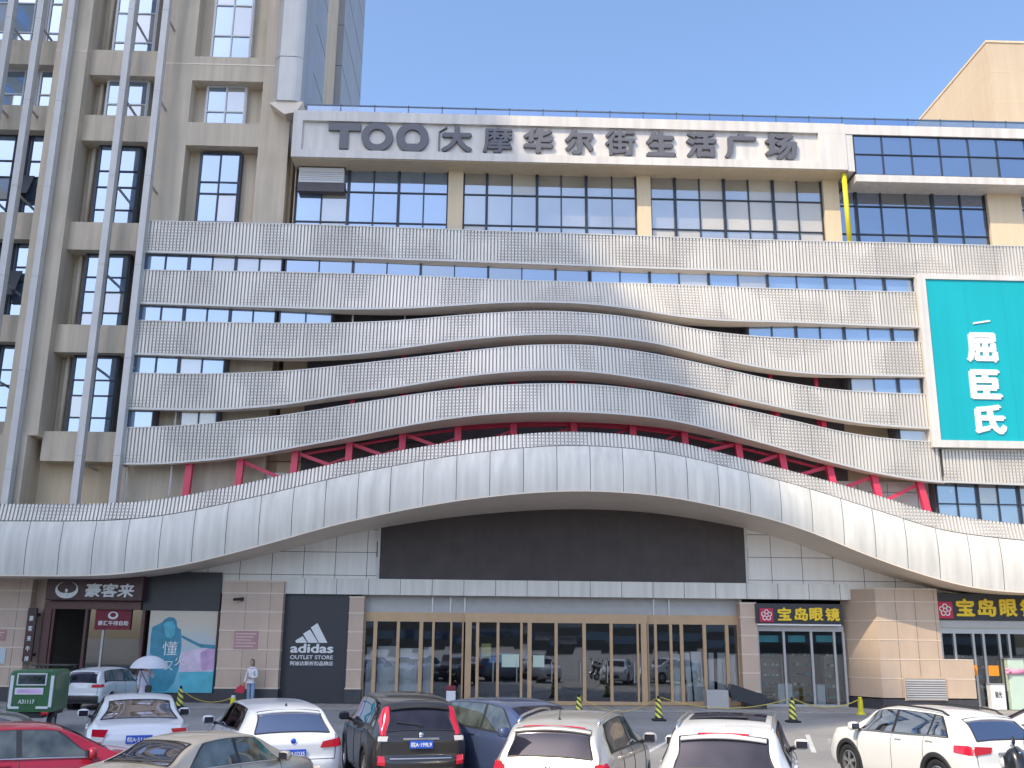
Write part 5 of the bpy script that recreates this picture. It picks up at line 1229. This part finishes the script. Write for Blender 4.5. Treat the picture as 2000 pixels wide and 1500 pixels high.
def cone(px, py, label, h=.72, group='striped cones along the kerb'):
    x, y = G(px, py); c = thing('traffic_cone', label, 'cone', (x, y, 0), 0, group)
    mb = MB(); mb.bbox(-.21, .21, -.21, .21, .002, .06, .015); mb.lathe([(.17, .055), (.15, .10), (.13, .105)], (0, 0, 0), 20); mb.build('base', M['rubber'], c, local=True)
    mb = MB(); mb.lathe([(.135, .10), (.075, h-.06), (.07, h-.03), (.0, h-.03)], (0, 0, 0), 20); mb.build('body', M['stripe'], c, smooth=False, local=True)
    mb = MB(); mb.lathe([(.045, h-.03), (.045, h+.05), (.02, h+.07), (0, h+.07)], (0, 0, 0), 12); mb.build('cap', M['rubber'], c, local=True); return Vector((x, y, h+.04))
cA = cone(1131, 1404, 'striped yellow and black cone before the central doors, partly hidden by the silver car')
cB = cone(1287, 1408, 'striped yellow and black cone standing alone before the right entrance doors')
cC = cone(1549, 1411, 'striped yellow and black cone with a rope tied to it near the optician')
cD = cone(350, 1384, 'striped yellow and black cone beside the teal poster')
def post(px, py, h, label, top='board'):
    x, y = G(px, py); c = thing('barrier_post', label, 'post', (x, y, 0))
    mb = MB(); mb.lathe([(0, 0), (.17, 0), (.17, .05), (.10, .08), (.09, h-.10), (.06, h-.08)], (0, 0, 0), 14); mb.build('column', M['yellow'], c, smooth=False, local=True)
    mb = MB(); mb.lathe([(.06, h-.08), (.075, h-.03), (.05, h), (0, h)], (0, 0, 0), 12); mb.build('knob', M[top], c, local=True); return Vector((x, y, h-.06))
pA = post(453, 1396, .62, 'stubby yellow post with a white knob beside the white hatchback')
pB = post(1682, 1396, .62, 'slim yellow post by the plinth of the sunny stone corner', 'yellow')
pC = post(337, 1368, .8, 'yellow post in front of the teal poster', 'yellow')
def rope(a, b, sag, label, r=.018):
    pts = [a+(b-a)*(k/16)+Vector((0, 0, -sag*4*(k/16)*(1-k/16))) for k in range(17)]
    mb = MB(); mb.tube([p for p in pts], r, 6); o = mb.build('rope', M['rope'], smooth=True, origin=tuple(a)); tag(o, label, 'rope')
rope(cC, pB, .30, 'yellow rope sagging from a striped cone to a yellow post on the right'); rope(cB, cC, .34, 'yellow rope drooping between the two right striped cones', .012)
rope(pC, pA, .42, 'yellow rope hanging between two yellow posts on the left', .016); rope(cA, cB, .5, 'yellow rope hanging low between the central striped cones', .010)
x, y = W(881, 1345, -1.4)[0], -1.4
rb = thing('waste_bin', 'small white bin with a red lid standing by the left entrance doors', 'bin', (x, y, .037))
mb = MB(); mb.bbox(x-.18, x+.18, y-.15, y+.15, .04, .62, .03); mb.build('body', M['board'], rb); mb = MB(); mb.bbox(x-.19, x+.19, y-.16, y+.16, .621, .80, .04); mb.build('lid', M['bannerred'], rb)
# ================================================================ motorcycle at the right corner
x, y, rz = place(2012, 14.8, -50)
mo = thing('motorcycle', 'glossy black scooter cut off by the lower right corner of the view', 'motorcycle', (x, y, 0), rz)
def hull(sections, m_, name, parent=None):      # sections: (x, z centre, half width, half height)
    mb = MB(); rows = []
    for sx, sz, hw, hh in sections: rows.append([(sx, hw*math.copysign(abs(math.cos(t))**.7, math.cos(t)), sz+hh*math.copysign(abs(math.sin(t))**.7, math.sin(t))) for t in [2*math.pi*k/20 for k in range(20)]])
    mb.grid(rows, 0, True); mb.add(rows[0], [tuple(range(20))]); mb.add(rows[-1], [tuple(range(20))]); return mb.build(name, M[m_] if isinstance(m_, str) else m_, parent or mo, smooth=True, local=True)
hull([(.34, .72, .10, .16), (.42, .78, .24, .30), (.52, .86, .25, .30), (.62, .92, .19, .20), (.70, .92, .08, .10)], PAINT['black'], 'front_cowl')
hull([(-.85, .78, .06, .05), (-.75, .72, .17, .14), (-.3, .62, .20, .20), (0, .5, .18, .16), (.1, .45, .1, .1)], PAINT['black'], 'body'); hull([(-.8, .84, .10, .03), (-.6, .86, .17, .06), (-.1, .82, .16, .06), (.0, .80, .08, .03)], 'plastic', 'seat')
hull([(.1, .36, .17, .05), (.4, .36, .18, .05)], 'plastic', 'footboard'); hull([(.63, .93, .12, .10), (.73, .92, .09, .07), (.76, .92, .03, .03)], 'lampclear', 'headlight')
mb = MB(); mb.tube([(.42, -.34, 1.06), (.46, -.2, 1.08), (.46, .2, 1.08), (.42, .34, 1.06)], .018, 8); loc(mb, 'handlebar', 'chrome', mo)
for sd in (1, -1):
    mb = MB(); mb.tube([(.42, sd*.34, 1.06), (.38, sd*.46, 1.05)], .022, 8); loc(mb, 'grip', 'rubber', mo)
    mb = MB(); mb.tube([(.46, sd*.22, 1.08), (.48, sd*.32, 1.2)], .010, 6); mb.lathe([(0, -.03), (.055, -.02), (.06, 0), (0, .004)], (.48, sd*.36, 1.26), 14, 'x'); loc(mb, 'mirror', 'plastic', mo, True)
for wx in (-.62, .72):
    mb = MB(); mb.lathe([(.14, -.04), (.21, -.055), (.235, -.03), (.235, .03), (.21, .055), (.14, .04)], (wx, 0, .235), 24, 'y'); wo = loc(mb, 'wheel', 'rubber', mo, True); mb = MB(); mb.lathe([(0, -.03), (.145, -.04), (.145, .04), (0, .03)], (wx, 0, .235), 18, 'y'); loc(mb, 'rim', 'rim', wo)
    if wx > 0: mb = MB(); mb.grid([[(wx+.27*math.cos(R(t)), yy, .235+.27*math.sin(R(t))) for yy in (-.08, 0, .08)] for t in range(20, 161, 20)]); mb.bar((.70, 0, .3), (.56, 0, .8), .07, .07); loc(mb, 'fender', PAINT['black'], mo, True)
# ================================================================ people
M['skin'] = mat('skin', (.50, .31, .23), .55); M['hair'] = mat('black hair', (.014, .012, .012), .5); M['hoodie'] = mat('white hooded top', (.72, .72, .75), .8, var=.04, bump=.2, bscale=30)
M['jeans'] = mat('light blue jeans', (.26, .36, .52), .8, var=.08, scale=9); M['shoe'] = mat('white shoes', (.6, .6, .6), .6); M['dress'] = mat('pale lilac long dress', (.58, .58, .70), .8, var=.05, scale=4); M['bagred'] = mat('red bag', (.55, .02, .05), .5); M['lip_'] = mat('lips', (.45, .12, .12), .5); M['eye'] = mat('dark eye', (.02, .015, .012), .2)
def skin(name, chains, m_, parent, root, levels=2):
    """chains: lists of (x, y, z, radius) sharing points by equal coordinates -> one continuous skinned surface"""
    vs = []; rs = []; idx = {}; es = []
    for ch in chains:
        prev = None
        for p in ch:
            k = tuple(round(q, 4) for q in p[:3])
            if k not in idx: idx[k] = len(vs); vs.append(k); rs.append(p[3])
            if prev is not None and prev != idx[k]: es.append((prev, idx[k]))
            prev = idx[k]
    me = bpy.data.meshes.new(name); me.from_pydata(vs, es, []); o = bpy.data.objects.new(name, me); col.objects.link(o)
    o.modifiers.new('s', 'SKIN'); sv = me.skin_vertices[0].data
    for i, r_ in enumerate(rs): sv[i].radius = (r_, r_) if not isinstance(r_, tuple) else r_; sv[i].use_root = False
    sv[idx[tuple(round(q, 4) for q in root)]].use_root = True
    sb = o.modifiers.new('u', 'SUBSURF'); sb.levels = levels; sb.render_levels = levels
    m2 = bpy.data.meshes.new_from_object(o.evaluated_get(bpy.context.evaluated_depsgraph_get())); bpy.data.objects.remove(o)
    m2.name = name; m2.materials.clear(); m2.materials.append(M[m_]); m2.polygons.foreach_set('use_smooth', [True]*len(m2.polygons))
    o = bpy.data.objects.new(name, m2); col.objects.link(o); o.parent = parent; return o
def hand(w, d, r=.009):                                            # finger chains from the wrist w, pointing along d
    w = Vector(w); d = Vector(d).normalized(); s_ = d.cross(Vector((0, 1, 0))).normalized(); n_ = s_.cross(d); palm = w+d*.075; ch = []
    for k, L_ in ((-.030, .060), (-.010, .074), (.010, .070), (.030, .052)):
        a = palm+s_*k; b = a+d*L_*.55+n_*.008; c = b+d*L_*.4+n_*.022; ch.append([(*palm, .034), (*a, r+.002), (*b, r), (*c, r*.8)])
    t0 = w+d*.03; t1 = t0-s_*.045+d*.02; t2 = t1+d*.04-s_*.008; ch.append([(*t0, .03), (*t1, r+.002), (*t2, r)])
    return [[(*w, .026), (*t0, .03), (*palm, .034)]]+ch
def head(parent, c, turn, hair_long, s=1.0):
    """face, ears and hair on one head; faces -y turned by `turn`"""
    rot = Matrix.Rotation(turn, 3, 'Z'); bm = bmesh.new(); bmesh.ops.create_uvsphere(bm, u_segments=28, v_segments=20, radius=1)
    for v in bm.verts:
        x, y, z = v.co; w_ = 1-.26*max(0, -z)**1.4
        q = Vector((x*.073*w_, y*.092*(1-.12*max(0, -z)), z*.112))
        if y < -.3:
            if abs(x) < .22 and -.35 < z < .12: q.y -= .020*(1-abs(x)/.22)*(1-abs(z+.15)/.28 if abs(z+.15) < .28 else 0)      # nose
            if .08 < z < .34 and .18 < abs(x) < .62: q.y += .006                                                                   # sockets
            if z < -.8: q.y -= .006
        v.co = q
    bm.verts.index_update(); mb = MB(); mb.frombm(bm)
    for sd in (1, -1): mb.lathe([(0, -.012), (.020, -.010), (.026, .0), (.018, .008), (0, .006)], (sd*.072, .008, -.005), 12, 'x')
    T = lambda m_: setattr(m_, 'v', [tuple(rot @ (Vector(p)*s)+Vector(c)) for p in m_.v])
    T(mb); mb.build('head', M['skin'], parent, smooth=True, local=True)
    for sd in (1, -1):
        mb = MB(); mb.lathe([(0, -.006), (.008, -.005), (.012, 0), (0, .002)], (sd*.030, -.082, .022), 10, 'y'); T(mb); mb.build('eye', M['eye'], parent, smooth=True, local=True)
        mb = MB(); mb.bar((sd*.016, -.089, .042), (sd*.046, -.080, .046), .006, .006); T(mb); mb.build('eyebrow', M['hair'], parent, local=True)
    mb = MB(); mb.bar((-.022, -.086, -.050), (.022, -.086, -.050), .010, .008); T(mb); mb.build('mouth', M['lip_'], parent, local=True)
    bm = bmesh.new(); bmesh.ops.create_uvsphere(bm, u_segments=24, v_segments=18, radius=1); dl = []
    for v in bm.verts:
        x, y, z = v.co
        if y < -.35 and z < .52 and abs(x) < .86: dl.append(v); continue
        if z < -.25 and y < .1: dl.append(v); continue
        v.co = Vector((x*.083, y*.102+.004, z*.122+.006)); 
        if hair_long and z < -.1: v.co.z -= hair_long*min(1, (-z-.1)/.6); v.co.y = min(v.co.y, .085)
    bmesh.ops.delete(bm, geom=dl, context='VERTS'); mb = MB(); mb.frombm(bm); T(mb); mb.build('hair', M['hair'], parent, smooth=True, local=True)
def person(label, px, py, turn, top, legs, pose, hair_long, skirt=False, yplane=None):
    x, y = (W(px, 1330, yplane)[0], yplane); p = thing('person', label, 'person', (x, y, .036), turn)
    hip = (0, 0, .93); ch = (0, .0, 1.14); nk = (0, .01, 1.36); hd = (0, -.005, 1.42)
    J = pose
    body = [[(*hip, .10), (*ch, .105), (0, .01, 1.28, .095), (*nk, .048), (*hd, .046), (0, -.01, 1.50, .05)]]
    for sd, k in ((1, 'L'), (-1, 'R')):
        sh, el, wr, hdv = J[k]; body.append([(0, .01, 1.28, .095), (*sh, .045), (*el, .034), (*wr, .026)]); body += hand(wr, hdv)
        body.append([(*hip, .10), (sd*.085, 0, .86, .078), (sd*.09, -.01, .48, .052), (sd*.085, .02, .09, .036), (sd*.09, -.03, .035, .032), (sd*.09, -.11, .028, .026)])
    skin('body', body, 'skin', p, hip)
    t = [[(0, 0, .86, .135), (*hip, .145), (*ch, .135), (0, .01, 1.27, .125), (0, .012, 1.34, .075)]]
    for k in 'LR': sh, el, wr, _ = J[k]; e = Vector(wr)+(Vector(el)-Vector(wr))*.06; t.append([(0, .01, 1.27, .125), (*sh, .07), (*el, .058), (*e, .048)])
    if not skirt:
        skin('top', t, top, p, hip)
        g = [[(0, 0, .93, .118), (0, 0, .90, .118)]]
        for sd in (1, -1): g.append([(0, 0, .90, .118), (sd*.088, 0, .82, .095), (sd*.092, -.012, .48, .078), (sd*.088, .015, .10, .070)])
        skin('jeans', g, legs, p, (0, 0, .93))
        hb = MB(); hb.lathe([(.085, -.05), (.13, -.03), (.14, .02), (.10, .045)], (0, .045, 1.34), 18); hb.build('hood', M[top], p, smooth=True, local=True)
    else:
        t[0] = [(0, 0, .16, .24), (0, 0, .5, .21), (0, 0, .86, .165), (*hip, .15), (*ch, .13), (0, .01, 1.27, .125), (0, .012, 1.34, .075)]
        skin('dress', t, top, p, hip)
    for sd in (1, -1):
        mb = MB(); rows = []
        for yy, hw, h0 in ((.06, .03, .07), (.03, .042, .085), (-.05, .045, .07), (-.12, .04, .05), (-.155, .018, .03)): rows.append([(sd*.09+hw*math.cos(R(q)), yy, max(.0, .02+h0*.75*math.sin(R(q)))) for q in range(-30, 211, 30)])
        mb.grid(rows); mb.build('shoe', M['shoe'], p, smooth=True, local=True)
    head(p, (0, -.015, 1.545), 0, hair_long); return p, x, y
poseA = {'L': ((.17, .01, 1.27), (.23, .0, 1.02), (.08, -.17, .98), (-1, -.25, .05)), 'R': ((-.17, .01, 1.27), (-.25, .02, 1.02), (-.22, -.12, .80), (-.1, -.3, -1))}
pa, x, y = person('person with long dark hair in white hooded top and light jeans before the stone pillar', 491, 1362, R(-20), 'hoodie', 'jeans', poseA, .18, yplane=-1.1)
bgx, bgy = x-.36, y-.15
bg = thing('handbag', 'bright red handbag held low by the person in the white hooded top', 'bag', (bgx, bgy, .45))
mb = MB(); mb.prism([(bgx-.20, .50), (bgx+.14, .46), (bgx+.17, .66), (bgx+.02, .74), (bgx-.12, .68)], bgy-.06, bgy+.06); mb.build('body', M['bagred'], bg); mb = MB(); mb.tube([(bgx-.02, bgy, .72), (bgx+.06, bgy, .80), (bgx+.13, bgy+.01, .80), (bgx+.15, bgy, .66)], .010, 6); mb.build('handle', M['bagred'], bg)
poseB = {'L': ((.17, .01, 1.27), (.27, -.02, 1.06), (.16, -.14, 1.22), (-.2, -.2, 1)), 'R': ((-.17, .01, 1.27), (-.22, .03, 1.02), (-.20, -.08, .80), (0, -.3, -1))}
pb, x, y = person('person in a pale lilac dress under a white umbrella by the teal poster', 283, 1362, R(12), 'dress', 'dress', poseB, .16, True, yplane=-4.1)
ux, uy = x+.17, y-.17
um = thing('umbrella', 'white translucent umbrella tilted over the person in the lilac dress', 'umbrella', (ux, uy, 1.2))
mu = bpy.data.materials.new('thin white umbrella cloth'); mu.use_nodes = True; n = mu.node_tree; b = n.nodes['Principled BSDF']; b.inputs['Base Color'].default_value = (.72, .74, .80, 1); b.inputs['Roughness'].default_value = .6; b.inputs['Alpha'].default_value = .82; M['umb'] = mu
mb = MB(); rows = []
for k in range(7):
    f = k/6; rows.append([(ux+(.66*math.sin(f*1.25)/.95)*math.cos(R(q*15))*(1 if q % 3 else .985), uy+(.66*math.sin(f*1.25)/.95)*math.sin(R(q*15)), 1.86-.42*(1-math.cos(f*1.25))/.68-.0*(q % 3)) for q in range(24)])
mb.grid(rows, 0, True); mb.build('canopy', M['umb'], um, smooth=True)
mb = MB(); mb.tube([(ux, uy, 1.08), (ux, uy, 1.92)], .010, 6); mb.build('shaft', M['steel'], um)
for q in range(8): mb = MB(); mb.tube([(ux+(.65*math.sin(k/5*1.25)/.95)*math.cos(R(q*45)), uy+(.65*math.sin(k/5*1.25)/.95)*math.sin(R(q*45)), 1.85-.42*(1-math.cos(k/5*1.25))/.68) for k in range(6)], .004, 4); mb.build('rib', M['steel'], um)
sbx = thing('shoulder_bag', 'black bag on a long strap worn by the person under the umbrella', 'bag', (x+.2, y-.2, .8))
mb = MB(); mb.bbox(x+.10, x+.32, y-.26, y-.17, .62, .86, .03); mb.build('body', M['plastic'], sbx); mb = MB(); mb.tube([(x-.16, y-.05, 1.36), (x-.05, y-.17, 1.22), (x+.10, y-.20, 1.0), (x+.2, y-.21, .86)], .014, 6); mb.build('strap', M['plastic'], sbx)
# ================================================================ painted bay lines on the lot
mb = MB()
for p, q, a_, L_ in ((1250, 1478, 20, 4.5), (1462, 1478, 18, 4.5), (1590, 1470, 16, 4.8), (650, 1470, -14, 4.6), (760, 1480, -12, 4.6), (470, 1455, -18, 4.6), (940, 1480, -8, 4.6)):
    x, y = G(p, q); c_, s_ = math.cos(R(90-a_)), math.sin(R(90-a_)); w2 = .06
    mb.add([(x-s_*w2, y+c_*w2, .004), (x+s_*w2, y-c_*w2, .004), (x+c_*L_+s_*w2, y+s_*L_-c_*w2, .004), (x+c_*L_-s_*w2, y+s_*L_+c_*w2, .004)], [(0, 1, 2, 3)])
structure(mb.build('road_marking', M['line']))
